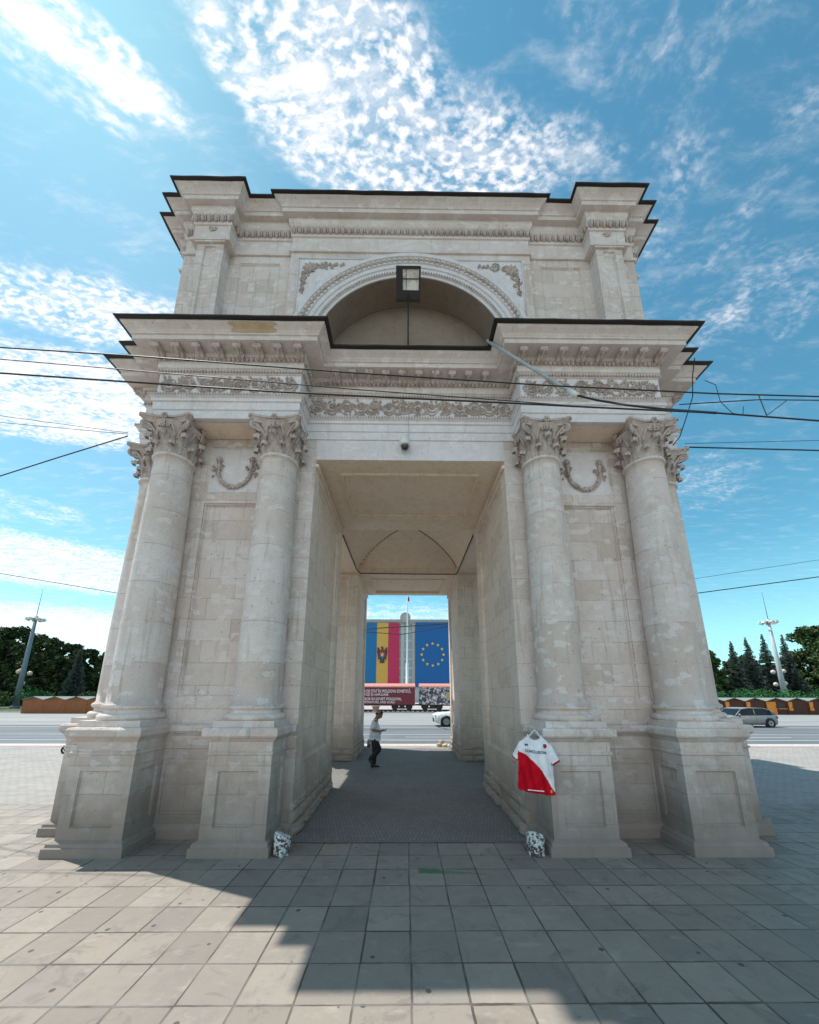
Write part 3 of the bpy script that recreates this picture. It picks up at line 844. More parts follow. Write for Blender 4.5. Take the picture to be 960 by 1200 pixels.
# ---- attic
AW = 4.77
for k in range(4):
    q = MB()
    rec_wall(q, (2.5, -AW, 8.2), (1, 0, 0), (0, 0, 1), AW - 2.5, 2.84, [(.24, .4, 1.08, 2.64, .03)], .015)
    rec_wall(q, (-AW, -AW, 8.2), (1, 0, 0), (0, 0, 1), AW - 2.5, 2.84, [(AW - 2.5 - 1.08, .4, AW - 2.5 - .24, 2.64, .03)], .015)
    for s_ in (-1, 1):
        a, c = ((s_ * 2.5, -AW), (s_ * 2.5, -4.85)) if s_ > 0 else ((s_ * 2.5, -4.85), (s_ * 2.5, -AW))
        q.quad((c[0], c[1], 8.2), (a[0], a[1], 8.2), (a[0], a[1], 11.04), (c[0], c[1], 11.04))
    R1, ZC = 1.9, 8.5; n = 48
    xs = [-2.5] + [R1 * -cos(pi * i / n) for i in range(n + 1)] + [2.5]
    za = lambda x: ZC + sqrt(max(0, R1 * R1 - x * x)) if abs(x) < R1 + 1e-6 else 8.2
    for i in range(len(xs) - 1):
        a, c = xs[i], xs[i + 1]
        if i in (0, len(xs) - 2): z0 = z1 = 8.2
        else: z0, z1 = za(a), za(c)
        q.quad((a, -4.85, z0), (c, -4.85, z1), (c, -4.85, 11.04), (a, -4.85, 11.04))
    q.xf(rz(k)); q.build('attic_wall', [M_ST], arch)
    q = MB()
    for i in range(n):
        a0, a1 = pi * i / n, pi * (i + 1) / n
        q.smooth = True
        q.quad((R1 * cos(a0), -4.85, ZC + R1 * sin(a0)), (R1 * cos(a1), -4.85, ZC + R1 * sin(a1)), (R1 * cos(a1), -4.22, ZC + R1 * sin(a1)), (R1 * cos(a0), -4.22, ZC + R1 * sin(a0)))
    q.smooth = False
    for s_ in (-1, 1): q.quad((s_ * R1, -4.85, 8.2), (s_ * R1, -4.22, 8.2), (s_ * R1, -4.22, ZC), (s_ * R1, -4.85, ZC))
    q.quad((-2.0, -4.23, 8.2), (2.0, -4.23, 8.2), (2.0, -4.23, 10.5), (-2.0, -4.23, 10.5))
    q.tube([(R1 * .99 * cos(pi * i / 40), -4.235, ZC + R1 * .99 * sin(pi * i / 40)) for i in range(41)], .02, 5)
    q.xf(rz(k)); q.build('attic_niche', M_NI, arch)
    # archivolt
    q = MB(); prof = [(1.90, .0), (1.90, .02), (1.955, .025), (1.96, .05), (2.0, .05), (2.005, .03), (2.10, .03), (2.105, .055), (2.16, .06), (2.20, .045), (2.205, .075), (2.33, .075), (2.34, .10), (2.40, .11), (2.43, .09), (2.435, 0)]
    n = 72; q.smooth = False
    q.loft([[(r * cos(pi * i / n), -4.85 - o, ZC + r * sin(pi * i / n)) for r, o in prof] for i in range(n + 1)], False)
    q.xf(rz(k)); av = q.build('archivolt', M_PL, arch)
    q = MB(); q.tube([(2.27 * cos(pi * i / 48), -4.85 - .07, ZC + 2.27 * sin(pi * i / 48)) for i in range(49)], .014, 5)
    for i in range(110):
        a = pi * (i + .5) / 110; q.obox((1.98 * cos(a), -4.85 - .058, ZC + 1.98 * sin(a)), (.014 * -sin(a), 0, .014 * cos(a)), (.018 * cos(a), 0, .018 * sin(a)), (0, .014, 0))
    for i in range(64):
        a = pi * (i + .5) / 64
        leaf(q, 2.215 * cos(a), ZC + 2.215 * sin(a), -4.85 - .076, .10, a, .035)
        q.ball((2.27 * cos(a + .025), -4.85 - .08, ZC + 2.27 * sin(a + .025)), .026, 6, 4)
    q.xf(rz(k)); q.build('archivolt_carving', M_OR, av)
    # spandrels
    for s_ in (-1, 1):
        q = MB(); y = -4.853; pts = []
        r = 2.5
        zt, xr = 10.86, 2.32
        a0 = math.acos(xr / r) ; a1 = math.asin((zt - ZC) / r)
        arcp = [(r * cos(a0 + (a1 - a0) * i / 10), ZC + r * sin(a0 + (a1 - a0) * i / 10)) for i in range(11)]
        outer = arcp + [(xr, zt)]
        q.quad(*[(s_ * x, y - .004, z) for x, z in (outer[::-1] if s_ > 0 else outer)])
        q.f[-1] = q.f[-1][::-1]
        lines = arcp[:]; fr = [arcp[-1], (xr, zt), arcp[0]]
        q.tube([(s_ * x, y - .01, z) for x, z in arcp], .018, 5); q.tube([(s_ * x, y - .01, z) for x, z in fr[:2]], .018, 4); q.tube([(s_ * x, y - .01, z) for x, z in fr[1:]], .018, 4)
        q.xf(rz(k)); sp = q.build('spandrel', M_PL, arch)
        q = MB(); R_ = random.Random(80)
        rosette(q, s_ * 2.08, 10.60, y - .01, .15)
        for j in range(46):
            f = R_.random(); side = R_.random() < .5
            u, z = (2.0 - .62 * f, 10.70 - .02 * R_.random() - .16 * (1 - f) * R_.random()) if side else (2.22 - .16 * (1 - f) * R_.random(), 10.48 - .52 * f)
            leaf(q, s_ * u, z, y - .008, R_.uniform(.05, .10) * (1.1 - .5 * f), R_.uniform(0, 6.3), .024)
        spiral(q, s_ * 1.75, 10.72, y - .01, .07, 1.4, s_, .014); spiral(q, s_ * 2.22, 10.28, y - .01, .06, 1.4, -s_, .014)
        q.xf(rz(k)); q.build('spandrel_carving', M_OR, sp)
    # pilasters
    for s_ in (-1, 1):
        q = MB(); x0, x1 = sorted((s_ * 3.81, s_ * 4.35))
        rec_wall(q, (x0, -5.02, 8.2), (1, 0, 0), (0, 0, 1), .54, 2.86, [(.15, .3, .39, 2.72, .03)], .008)
        q.quad((x1, -5.02, 8.2), (x1, -4.7, 8.2), (x1, -4.7, 11.06), (x1, -5.02, 11.06)); q.quad((x0, -4.7, 8.2), (x0, -5.02, 8.2), (x0, -5.02, 11.06), (x0, -4.7, 11.06))
        q.box(x0 - .03, x1 + .03, -5.06, -4.7, 10.98, 11.02)
        xm = (x0 + x1) / 2
        for j in range(9): leaf(q, xm + (j % 3 - 1) * .045, 11.36 + (j // 3 - 1) * .04, -5.032, .05, j * .7, .02)
        q.xf(rz(k)); q.build('attic_pilaster', M_ST, arch)
e = MB(); loft_profile(e, outline_att, [(-.13, 11.03), (.035, 11.032), (.045, 11.08), (.02, 11.12), (.0, 11.13), (.0, 11.45), (.025, 11.46), (.03, 11.48), (.045, 11.70), (.085, 11.78), (.09, 11.885), (.195, 11.885), (.195, 11.985), (.215, 11.99), (.22, 12.01), (.24, 12.04), (.285, 12.085), (.325, 12.11), (.337, 12.13)])
e.build('attic_cornice', M_MO, arch)
q = MB()
for p, t, n in along(outline_att, .04, .13):
    c = p + Vector((0, 0, 11.60)); q.ball(c + n * .008, .052, 7, 5, (1, 1, 1.9))
    q.obox(c + t * .065 + n * .012, t * .009, n * .022, (0, 0, .085))
q.build('attic_egg_and_dart', M_OR, arch)
e = MB(); loft_profile(e, outline_fine(outline_att), [(.335, 12.128), (.385, 12.132), (.392, 12.138), (.394, 12.162), (.37, 12.18)], cap1=True); e.build('attic_flashing', M_FL, arch)
# broken-away stucco on the left ressault
q = MB(); R_ = random.Random(3); g = {}
PR = [(.372, 8.072), (.392, 8.103), (.422, 8.128), (.455, 8.152), (.474, 8.170)]
for j in range(5):
    xa, xb = -3.06 + R_.uniform(-.07, .10), -2.30 + R_.uniform(-.10, .06)
    for i in range(15): g[i, j] = len(q.v); q.v.append((xa + (xb - xa) * i / 14, -5.21 - PR[j][0] - .006 - .006 * mnoise.noise(Vector((i, j, 2))), PR[j][1] + (.012 * mnoise.noise(Vector((i * .7, 5, j))) if j in (0, 4) else 0)))
for j in range(4):
    for i in range(14): q.face((g[i, j], g[i + 1, j], g[i + 1, j + 1], g[i, j + 1]))
q.build('stucco_break', mat('raw_brown_stone', (.52, .38, .25), .95), arch)


# ================================================================== the setting behind
def star(mb, cx, cz, y, r):
    i = len(mb.v); pts = []
    for k in range(10):
        a = pi / 2 + k * pi / 5; q_ = r if k % 2 == 0 else r * .42
        pts.append((cx + q_ * cos(a), y, cz + q_ * sin(a)))
    mb.quad(*pts[::-1])
    mb.quad(*[(x, y + .05, z) for x, _, z in pts])


def prism(mb, pts, y0, y1):
    """flat shape in x,z extruded from y0 (front) to y1"""
    i = len(mb.v); n = len(pts)
    mb.v += [(x, y0, z) for x, z in pts] + [(x, y1, z) for x, z in pts]
    mb.face(range(i, i + n)); mb.face([i + n + k for k in range(n)][::-1])
    for k in range(n): j = (k + 1) % n; mb.face((i + k, i + n + k, i + n + j, i + j))


# ---- government building
gov = empty('government_building', (-1.2, 128, 0), 0, 'long grey office building with a round roof emblem and two huge banners', 'building')
M_CON = mat('pale_concrete_facade', (.56, .57, .56), .85)
M_GLS = mat('office_glass', (.22, .34, .36), .25, 0, spec=.5)
M_SHA = mat('aluminium_frame', (.55, .57, .58), .5)
q = MB(); q.box(-46, 46, .3, 14, 0, 27.4); q.build('wall', M_CON, gov)
q = MB(); q.box(-46.5, 46.5, -.5, 14.4, 27.4, 28.4); q.box(-46.3, 46.3, -.3, 14.2, 26.9, 27.4); q.build('roof_parapet', mat('parapet_stone', (.36, .37, .37), .85), gov)
q = MB()
for k in range(-11, 12):
    if k != 0: q.box(k * 4.05 - .42, k * 4.05 + .42, -.25, .3, 4.5, 26.9)
q.build('facade_pier', mat('facade_pier_stone', (.50, .50, .49), .85), gov)
win = MB(); win.box(-1.5, 1.5, -.06, .06, -1.25, 1.25)
wf = None
for fl_ in range(7):
    for k in range(-7, 7):
        cxw = (k + .5) * 4.05
        if wf is None:
            q = MB(); q.box(-1.62, 1.62, .05, .3, -1.42, -1.28); q.box(-1.62, 1.62, .05, .3, 1.28, 1.42); q.box(-1.62, -1.5, .05, .3, -1.28, 1.28); q.box(1.5, 1.62, .05, .3, -1.28, 1.28); q.box(-.05, .05, .05, .3, -1.28, 1.28)
            wf = q.build('window', M_SHA, gov); wg = win.build('pane', M_GLS, wf); wg.location = (0, .22, 0); o = wf
        else:
            o = wf.copy(); COL.objects.link(o); o.parent = gov; g_ = wg.copy(); COL.objects.link(g_); g_.parent = o
        o.location = (cxw, 0, 6.6 + 3.18 * fl_)
q = MB()
q.tube([(1.6 * cos(a), -.9, 29.1 + 1.6 * sin(a)) for a in [k * pi / 16 for k in range(33)]], .28, 6)
q.lathe([(0.01, -.2), (1.5, -.2), (1.5, .2), (0.01, .2)], (0, 0, 0), 24); q.build('emblem', mat('bronze_grey', (.42, .44, .43), .7), gov)
n0 = len(q.v) - 24 * 4
me = gov.children[-1] if False else None
em = [o_ for o_ in bpy.data.objects if o_.name == 'emblem'][0]
for i in range(n0, len(q.v)):
    v_ = em.data.vertices[i].co; x, y, z = v_; em.data.vertices[i].co = (x, -.9 + z, 29.1 + y)
em.location = (1.0, 0, 0)


def cloth_banner(name, x0, x1, z0, z1, y, stripes, label, wave=.12):
    root = empty(name, ((x0 + x1) / 2, y, 0), 0, label, 'banner')
    x_ = x0
    for nm, frac, m_ in stripes:
        w_ = (x1 - x0) * frac; q = MB(); q.smooth = True; nx, nz = 10, 20; g = {}
        for i in range(nx + 1):
            for j in range(nz + 1):
                X = x_ + w_ * i / nx; Z = z0 + (z1 - z0) * j / nz
                g[i, j] = len(q.v); q.v.append((X - (x0 + x1) / 2, wave * sin(X * 1.7 + .3 * sin(Z * .6)) * (1 - .5 * j / nz), Z))
        for i in range(nx):
            for j in range(nz): q.face((g[i, j], g[i + 1, j], g[i + 1, j + 1], g[i, j + 1]))
        q.build(nm, m_, root); x_ += w_
    return root


M_BLU = mat('banner_blue', (.012, .16, .36), .8); M_YEL = mat('banner_yellow', (.62, .38, .08), .8); M_RED = mat('banner_red', (.50, .03, .10), .8)
M_EUB = mat('eu_banner_blue', (.008, .12, .36), .8); M_GOLD = mat('star_gold', (.72, .55, .10), .7)
tri = cloth_banner('tricolour_banner', -13.9, -2.2, 5.2, 27.05, 127.0, [('blue_stripe', .333, M_BLU), ('yellow_stripe', .334, M_YEL), ('red_stripe', .333, M_RED)],
                   'giant blue, yellow and red vertical banner with an eagle coat of arms')
# eagle coat of arms
M_EAG = mat('eagle_brown', (.10, .045, .03), .8)
q = MB(); ez = 15.9
for s_ in (-1, 1):
    prism(q, [(s_ * x, z + ez) for x, z in ([(.25, -1.6), (.25, 1.2), (.8, 1.6), (1.5, 2.6), (1.75, 2.3), (1.65, 1.5), (1.8, .9), (1.6, .2), (1.55, -.5), (1.2, -.9), (1.15, -1.6), (.7, -1.7)])][::s_], -.30, -.22)
prism(q, [(-.35, ez + 1.0), (.35, ez + 1.0), (.4, ez + 2.3), (.0, ez + 2.9), (-.6, ez + 2.4), (-.3, ez + 2.1)], -.32, -.24)
prism(q, [(-.6, ez - 1.5), (.6, ez - 1.5), (.9, ez - 2.7), (0, ez - 3.0), (-.9, ez - 2.7)], -.31, -.23)
coa = q.build('coat_of_arms', M_EAG, tri)
q = MB(); prism(q, [(-.85, ez), (.85, ez), (.85, ez + .9), (-.85, ez + .9)], -.38, -.33); q.build('shield_red', M_RED, coa)
q = MB(); prism(q, [(-.85, ez), (-.8, ez - .7), (0, ez - 1.5), (.8, ez - .7), (.85, ez)][::1], -.38, -.33); q.build('shield_blue', M_BLU, coa)
q = MB(); prism(q, [(-.3, ez - .6), (.3, ez - .6), (.35, ez + .1), (.6, ez + .5), (.2, ez + .3), (-.2, ez + .3), (-.6, ez + .5), (-.35, ez + .1)], -.42, -.39); star(q, 0, ez + .6, -.42, .22); q.build('shield_charges', M_GOLD, coa)
q = MB(); prism(q, [(-1.6, ez - .3), (-1.3, ez - 2.0), (-1.15, ez - 2.0), (-1.4, ez - .3)], -.36, -.32); prism(q, [(1.4, ez - .3), (1.15, ez - 2.0), (1.3, ez - 2.0), (1.6, ez - .3)], -.36, -.32); q.build('branches', mat('olive_green', (.05, .16, .05), .8), coa)
eu = cloth_banner('star_circle_banner', 3.4, 15.9, 5.0, 27.1, 126.6, [('blue_field', 1, M_EUB)], 'giant deep blue banner with a ring of twelve gold stars')
st0 = None
for k in range(12):
    a = k * pi / 6
    if st0 is None:
        q = MB(); star(q, 0, 0, 0, .62); st0 = q.build('gold_star', M_GOLD, eu); o = st0
    else: o = st0.copy(); COL.objects.link(o); o.parent = eu
    o.location = (9.25 - 9.65 + 3.75 * cos(a), -.35, 15.9 + 3.75 * sin(a))
# ---- flagpole
fp = empty('flagpole', (.45, 105, 0), 0, 'tall white flagpole with a small red flag before the grey building', 'flagpole')
q = MB(); q.lathe([(.62, 0), (.60, 1.0), (.45, 1.1), (.42, 11), (.22, 11.3), (.20, 22), (.12, 31.3), (.01, 31.4)], (0, 0, 0), 14); q.build('pole', mat('white_pole_paint', (.72, .74, .76), .4), fp)
q = MB(); q.smooth = True
q.loft([[(.10 + .5 * f, .2 * sin(6 * f), 31.0 - 1.0 * f - zz_ * (.9 + .1 * sin(9 * f))) for f in [i / 8 for i in range(9)]] for zz_ in (0, .8, 1.6)], False); q.build('flag', mat('flag_red', (.45, .02, .06), .8), fp)

# ---- exhibition train
M_WAG = mat('wagon_burgundy', (.16, .012, .03), .55); M_ROOF = mat('wagon_roof_salmon', (.62, .25, .20), .6); M_IRON = mat('dark_iron', (.035, .033, .033), .7)
M_LET = mat('white_lettering', (.72, .70, .70), .6)
track = empty('railway_track', (0, 50, 0), 0, 'short dark railway track laid on the square under the freight wagons', 'track')
q = MB(); q.box(-24, 30, -.85, -.72, .12, .27); q.box(-24, 30, .72, .85, .12, .27); q.build('rail', M_IRON, track)
q = MB()
for k in range(-36, 46): q.box(k * .65 - .12, k * .65 + .12, -1.3, 1.3, .012, .12)
q.build('sleepers', mat('dark_timber', (.06, .045, .035), .9), track)


def wagon(x0, x1, mat_side, label, wheels):
    root = empty('freight_wagon', ((x0 + x1) / 2, 50, 0), 0, label, 'wagon', 'exhibition freight wagons on the track')
    h = (x1 - x0) / 2; q = MB()
    q.box(-h, h, -1.45, 1.45, .95, 3.12); q.build('body', mat_side, root)
    q = MB(); q.loft([[(-h - .03, 1.5 * cos(a), 3.12 + .52 * sin(a)) for a in [k * pi / 10 for k in range(11)]], [(h + .03, 1.5 * cos(a), 3.12 + .52 * sin(a)) for a in [k * pi / 10 for k in range(11)]]], True, True, True)
    q.build('roof', M_ROOF, root)
    q = MB(); q.box(-h, h, -1.2, 1.2, .80, .945); q.box(-h - .55, -h, -.12, .12, .8, 1.0); q.box(h, h + .02, -.9, -.5, 1, 2.9); q.build('underframe', M_IRON, root)
    for wx in wheels:
        q = MB(); q.box(wx - 1.1, wx + 1.1, -.98, -.88, .42, .62); q.box(wx - .35, wx + .35, -1.02, -.86, .40, .80); bo = q.build('bogie', M_IRON, root)
        for dx_ in (-.92, .92):
            q = MB(); 
            for sy in (-.80, .80):
                n_ = len(q.v); q.lathe([(.01, -.06), (.42, -.06), (.45, -.05), (.45, .06), (.01, .06)], (0, 0, 0), 20)
                for i in range(n_, len(q.v)): x, y, z = q.v[i]; q.v[i] = (wx + dx_ + x, sy + z, .70 - .0 + y)
            q.tube([(wx + dx_, -.8, .70), (wx + dx_, .8, .70)], .08, 8); q.build('wheelset', M_IRON, bo)
    return root


w1 = wagon(-12.8, 1.21, M_WAG, 'burgundy freight wagon with a salmon roof and white lettering about Soviet Moldova', (-4.9, 5.35))
def collage_fn(nb, bs):
    t = nb.n('ShaderNodeTexCoord'); mp = nb.n('ShaderNodeMapping', i_Vector=t.outputs['Object']); mp.inputs['Scale'].default_value = (1.5, 0, 1.3)
    vo = nb.n('ShaderNodeTexVoronoi', i_Vector=mp.outputs[0]); vo.distance = 'CHEBYCHEV'; vo.inputs['Randomness'].default_value = .7
    r = nb.n('ShaderNodeSeparateColor', i_0=vo.outputs['Color']); nz = nb.noise(t.outputs['Object'], 2.6, 4, .7)
    cr_ = nb.n('ShaderNodeValToRGB', i_0=r.outputs[0]); cr_.color_ramp.interpolation = 'CONSTANT'; e_ = cr_.color_ramp.elements
    e_[0].position = 0; e_[0].color = (.30, .31, .36, 1); e_[1].position = .3; e_[1].color = (.50, .52, .58, 1)
    for p_, c_ in ((.45, (.12, .12, .2, 1)), (.58, (.55, .40, .46, 1)), (.68, (.60, .46, .12, 1)), (.76, (.16, .42, .66, 1)), (.84, (.62, .16, .2, 1)), (.90, (.78, .80, .84, 1))): k_ = e_.new(p_); k_.color = c_
    nb.put(bs.inputs['Base Color'], nb.mix(nb.ss(nz, .46, .54), (.03, .03, .045), cr_.outputs[0]))
w2 = wagon(1.82, 15.8, mat('photo_collage', rough=.6, fn=collage_fn), 'freight wagon with a salmon roof covered with a collage of photographs', (-5.35, 5.2))
q = MB(); q.box(-3.55, -2.55, -1.48, -1.455, 1.75, 2.55); q.build('photo_panel', mat('ochre_print', (.42, .33, .12), .7), w2)
q = MB(); q.box(-2.35, -1.15, -1.49, -1.465, .98, 1.95); q.build('photo_panel', mat('pink_print', (.62, .16, .20), .7), w2)
q = MB(); q.box(-.4, .5, -1.48, -1.455, 1.6, 2.7); q.build('photo_panel', mat('pale_print', (.62, .68, .70), .7), w2)
RX = Matrix.Rotation(pi / 2, 4, 'X')
for txt, xe, zc, wd, hh in (('TEROAREA DE STAT \u00ceN MOLDOVA SOVIETIC\u0102,', .72, 2.60, 7.65, .40), ('F\u0102PTA\u0218I \u0218I AMPLOARE', -2.2, 2.17, 3.7, .30),
                        ('TERROR IN SOVIET MOLDOVA,', -.5, 1.63, 5.4, .36), ('PERPETRATORS, AND SCALE', -1.38, 1.23, 4.5, .28)):
    o = text_mesh(txt, 1.0, M_LET, 'lettering', w1, None, .01, .015)
    xs_ = [v.co.x for v in o.data.vertices]; k_ = wd / (max(xs_) - min(xs_))
    ys_ = [v.co.y for v in o.data.vertices if True]; ky = hh / .73
    ox = xe - wd / 2 + 5.795
    for v in o.data.vertices: v.co = (v.co.x * k_ + ox, -1.465 - v.co.z * .5, v.co.y * ky + zc - .0)
q = MB(); q.lathe([(.30, 0), (.42, .05), (.36, .15), (.40, .5), (.50, .72), (.50, .80), (.40, .80), (.38, .74), (.01, .74)], (0, 0, 0), 14)
pl = q.build('planter', mat('brown_stone', (.24, .17, .12), .9), None, (-3.7, 47.6, 0)); tag(pl, 'brown stone planter standing before the burgundy wagon', 'planter')

# ---- cars
M_GLA = mat('car_glass', (.008, .011, .013), .18, 0, spec=.35); M_RIM = mat('alloy_rim', (.45, .46, .47), .35, .8)


def car(name, x, y, L, Wd, Hh, paint, label, suv=False, face=-1):
    root = empty(name, (x, y, 0), 0 if face < 0 else pi, label, 'car')
    hw_ = Wd / 2
    gz = .20 * Hh / 1.45
    belt = Hh * .60; hood = Hh * (.62 if suv else .56)
    # lower body: front at -L/2
    prof = [(-.5, gz + .12), (-.495, belt * .72), (-.47, hood * .93), (-.36, hood), (-.22, belt + .05), (.44, belt + .08), (.485, belt * .92), (.5, belt * .55), (.49, gz + .08), (.44, gz), (-.44, gz)]
    q = MB(); q.smooth = True; rings = []
    for s_ in (-1, -.93, -.6, 0, .6, .93, 1):
        e_ = abs(s_); k_ = 1 - .045 * e_ ** 6; dz_ = .05 * e_ ** 4
        rings.append([(px_ * L * k_ + (.03 * L * e_ ** 3 if px_ < -.45 else (-.02 * L * e_ ** 3 if px_ > .45 else 0)), s_ * hw_, pz - (dz_ if pz > belt * .9 else 0)) for px_, pz in prof])
    q.loft(rings, True, True, True); body = q.build('body', paint, root)
    gp = [(-.24, belt + .0), (-.09, Hh * .955), (.05, Hh), (.28, Hh * .985), (.39, Hh * .90), (.47, belt + .06)]
    q = MB(); q.smooth = False; rings = []
    for s_, kk in ((-1, 0), (-.80, 1), (.80, 1), (1, 0)):
        rings.append([(px_ * L, s_ * hw_ * .95, belt if not kk else pz) for px_, pz in gp])
    rings[0] = [(px_ * L, -hw_ * .95, min(pz, belt + .02)) for px_, pz in gp]; rings[3] = [(px_ * L, hw_ * .95, min(pz, belt + .02)) for px_, pz in gp]
    q.loft(rings, False); q.build('window', M_GLA, root)
    q = MB()
    for i in range(1, 4):
        a, c = gp[i], gp[i + 1]; q.obox(((a[0] + c[0]) / 2 * L, 0, (a[1] + c[1]) / 2 + .012), ((c[0] - a[0]) / 2 * L + .01, 0, (c[1] - a[1]) / 2), (0, hw_ * .78, 0), (0, 0, .02))
    for s_ in (-1, 1):
        for i in range(5):
            a, c = gp[i], gp[i + 1]; q.tube([(a[0] * L, s_ * hw_ * (.96 if i == 0 else .775), a[1]), (c[0] * L, s_ * hw_ * (.96 if i == 4 else .775), c[1])], .03, 5)
        q.tube([(.10 * L, s_ * hw_ * .965, belt), (.11 * L, s_ * hw_ * .775, Hh * .98)], .028, 5)
    q.build('roof', paint, root)
    for sx, wx in ((0, -.315), (1, .32)):
        for s_ in (-1, 1):
            r = .33 * Hh / 1.45
            q = MB(); q.lathe([(r * .62, -.10), (r * .95, -.11), (r, -.07), (r, .07), (r * .95, .11), (r * .62, .10)], (0, 0, 0), 24); q.lathe([(r * .62, .10), (r * .62, -.10)], (0, 0, 0), 24)
            for i in range(len(q.v)): a, c, d = q.v[i]; q.v[i] = (wx * L + a, s_ * (hw_ - .07) + d, r + c)
            ty = q.build('tyre', M_BL2, None)
            q = MB()
            for k in range(10): a = k * pi / 5; q.obox((wx * L + r * .33 * cos(a), s_ * (hw_ - .0), r + r * .33 * sin(a)), (r * .30 * cos(a), 0, r * .30 * sin(a)), (0, .015, 0), (-.028 * sin(a), 0, .028 * cos(a)))
            q.tube([(wx * L + r * .6 * cos(a), s_ * (hw_ + .0), r + r * .6 * sin(a)) for a in [k * pi / 12 for k in range(25)]], .022, 5)
            wh = MB(); wh.lathe([(.01, -.09), (r * 1.14, -.09), (r * 1.14, .06), (.01, .06)], (0, 0, 0), 20)
            for i in range(len(wh.v)): a, c, d = wh.v[i]; wh.v[i] = (wx * L + a, s_ * (hw_ - .055) + d, r * 1.02 + c)
            wo = wh.build('wheel_arch', M_BLK, root)
            ty.name = 'wheel'; ty.parent = root; ty.location = (0, s_ * .03, 0); ri = q.build('rim', M_RIM, ty)
    for s_ in (-1, 1):
        q = MB(); q.ball((-.475 * L, s_ * hw_ * .74, belt * .80), .10, 10, 6, (1.5, 1.4, .75)); q.build('headlight', mat('headlight_glass', (.7, .74, .78), .15), root)
        q = MB(); q.ball((.482 * L, s_ * hw_ * .80, belt * .86), .09, 10, 6, (.9, 1.2, 1.2)); q.build('tail_light', mat('tail_light_red', (.35, .02, .02), .25), root)
        q = MB(); q.ball((-.185 * L, s_ * (hw_ + .06), belt + .08), .08, 8, 6, (.8, 1.1, .8)); q.build('mirror', paint, root)
        for hx in (.02, .22):
            q = MB(); q.box(hx * L, hx * L + .16, s_ * (hw_ + .0) - .015, s_ * (hw_ + .0) + .02, belt * .88, belt * .88 + .03); q.build('door_handle', M_GAL, root)
    q = MB(); q.box(-.502 * L, -.48 * L, -hw_ * .5, hw_ * .5, gz + .10, belt * .62); q.build('grille', M_BLK, root)
    for s_ in (-1, 1):   # door shut lines
        q = MB()
        for hx in (-.16, .095, .30): q.box(hx * L - .006, hx * L + .006, s_ * (hw_ + .001) - .003, s_ * (hw_ + .001) + .003, gz + .10, belt - .02)
        q.box(-.17 * L, .32 * L, s_ * (hw_ + .001) - .004, s_ * (hw_ + .001) + .004, gz + .04, gz + .09)
        q.build('door_seams', M_BLK, root)
    return root


car('parked_car', 23.05, 26.2, 4.0, 1.7, 1.26, mat('silver_grey_paint', (.29, .295, .29), .4, .2), 'silver grey hatchback on the road to the right of the arch')
car('parked_car', 20.6, 28.6, 4.2, 1.75, 1.34, mat('black_car_paint', (.012, .012, .014), .3), 'black car half hidden behind the silver hatchback')
car('passing_car', 4.15, 26.6, 4.45, 1.8, 1.50, mat('white_car_paint', (.72, .74, .75), .35), 'white SUV on the road seen through the passage, cut off by the right pier', True)

# ---- market booths
M_WD = mat('brown_boards', rough=.8, fn=brick_fn((.20, .055, .025), (.25, .07, .03), (.06, .02, .01), 3.0, .12, .008))
M_WD2 = mat('orange_brown_boards', rough=.8, fn=brick_fn((.74, .27, .085), (.80, .30, .10), (.22, .08, .03), .14, 3.0, .008))
M_ORG = mat('orange_door_paint', (.75, .25, .03), .7); M_RF = mat('booth_roof', (.20, .24, .22), .8)


def booth(x, y, wmat, label, door=0, group=None, openc=False):
    root = empty('market_booth', (x, y, 0), 0, label, 'booth', group); hw_ = 1.17
    q = MB(); q.box(-hw_, hw_, 0, 2.0, 0, 1.50)
    i = len(q.v); prism(q, [(-hw_, 1.50), (hw_, 1.50), (0, 1.84)], 0.0, 2.0); q.build('wall', wmat, root)
    q = MB()
    for s_ in (-1, 1): q.obox((s_ * .59, 1.0, 1.70), (.61, 0, -s_ * .18), (0, 1.2, 0), (0, 0, .025))
    q.build('roof', M_RF, root)
    if door: 
        wd_ = .22 if door == 1 else .55; xc_ = -.75 if door == 1 else -.55
        q = MB(); q.box(xc_ - wd_, xc_ + wd_, -.05, -.004, .02 if door == 2 else .45, 1.44); d_ = q.build('door' if door == 2 else 'shutter', M_ORG, root)
        q = MB(); q.box(xc_ + wd_ - .1, xc_ + wd_ - .05, -.09, -.05, .8, .95); q.build('handle', M_IRON, d_)
    if openc:
        q = MB(); q.box(.15, 1.0, -.02, .02, .72, 1.30); q.build('hatch', M_BLK, root)
        q = MB(); q.box(.1, 1.05, -.25, 0, .62, .70); q.build('counter', M_ORG, root)
    return root


NTH = ['nearest the road end', 'second', 'third', 'fourth', 'fifth']
gb = 'wooden booths on the right side of the square'
for k, (x, d_, oc, lb) in enumerate(((35.6, 1, 0, 'brown wooden booth with an orange shutter, its left end hidden behind the arch'), (38.0, 1, 0, 'brown wooden booth with an orange shutter directly behind the silver car'),
                         (40.45, 1, 0, 'brown wooden booth with an orange shutter under the foot of the light mast'), (42.9, 2, 1, 'brown wooden booth with a wide orange door and an open dark hatch'),
                         (45.35, 1, 0, 'rightmost brown wooden booth, next to the one with the open hatch'), (47.8, 1, 0, 'brown wooden booth with an orange shutter beyond the right edge'))):
    booth(x, 43.6, M_WD, lb, d_, gb, oc)
for k, (x, lb) in enumerate(((-42.3, 'leftmost orange brown booth of the row left of the arch'), (-39.85, 'second orange brown booth from the left in the row left of the arch'), (-37.4, 'third orange brown booth from the left in the row left of the arch'),
                             (-34.95, 'orange brown booth partly covered by the left column bases'))):
    booth(x, 43.6, M_WD2, lb, 0, 'orange brown booths on the left side of the square')

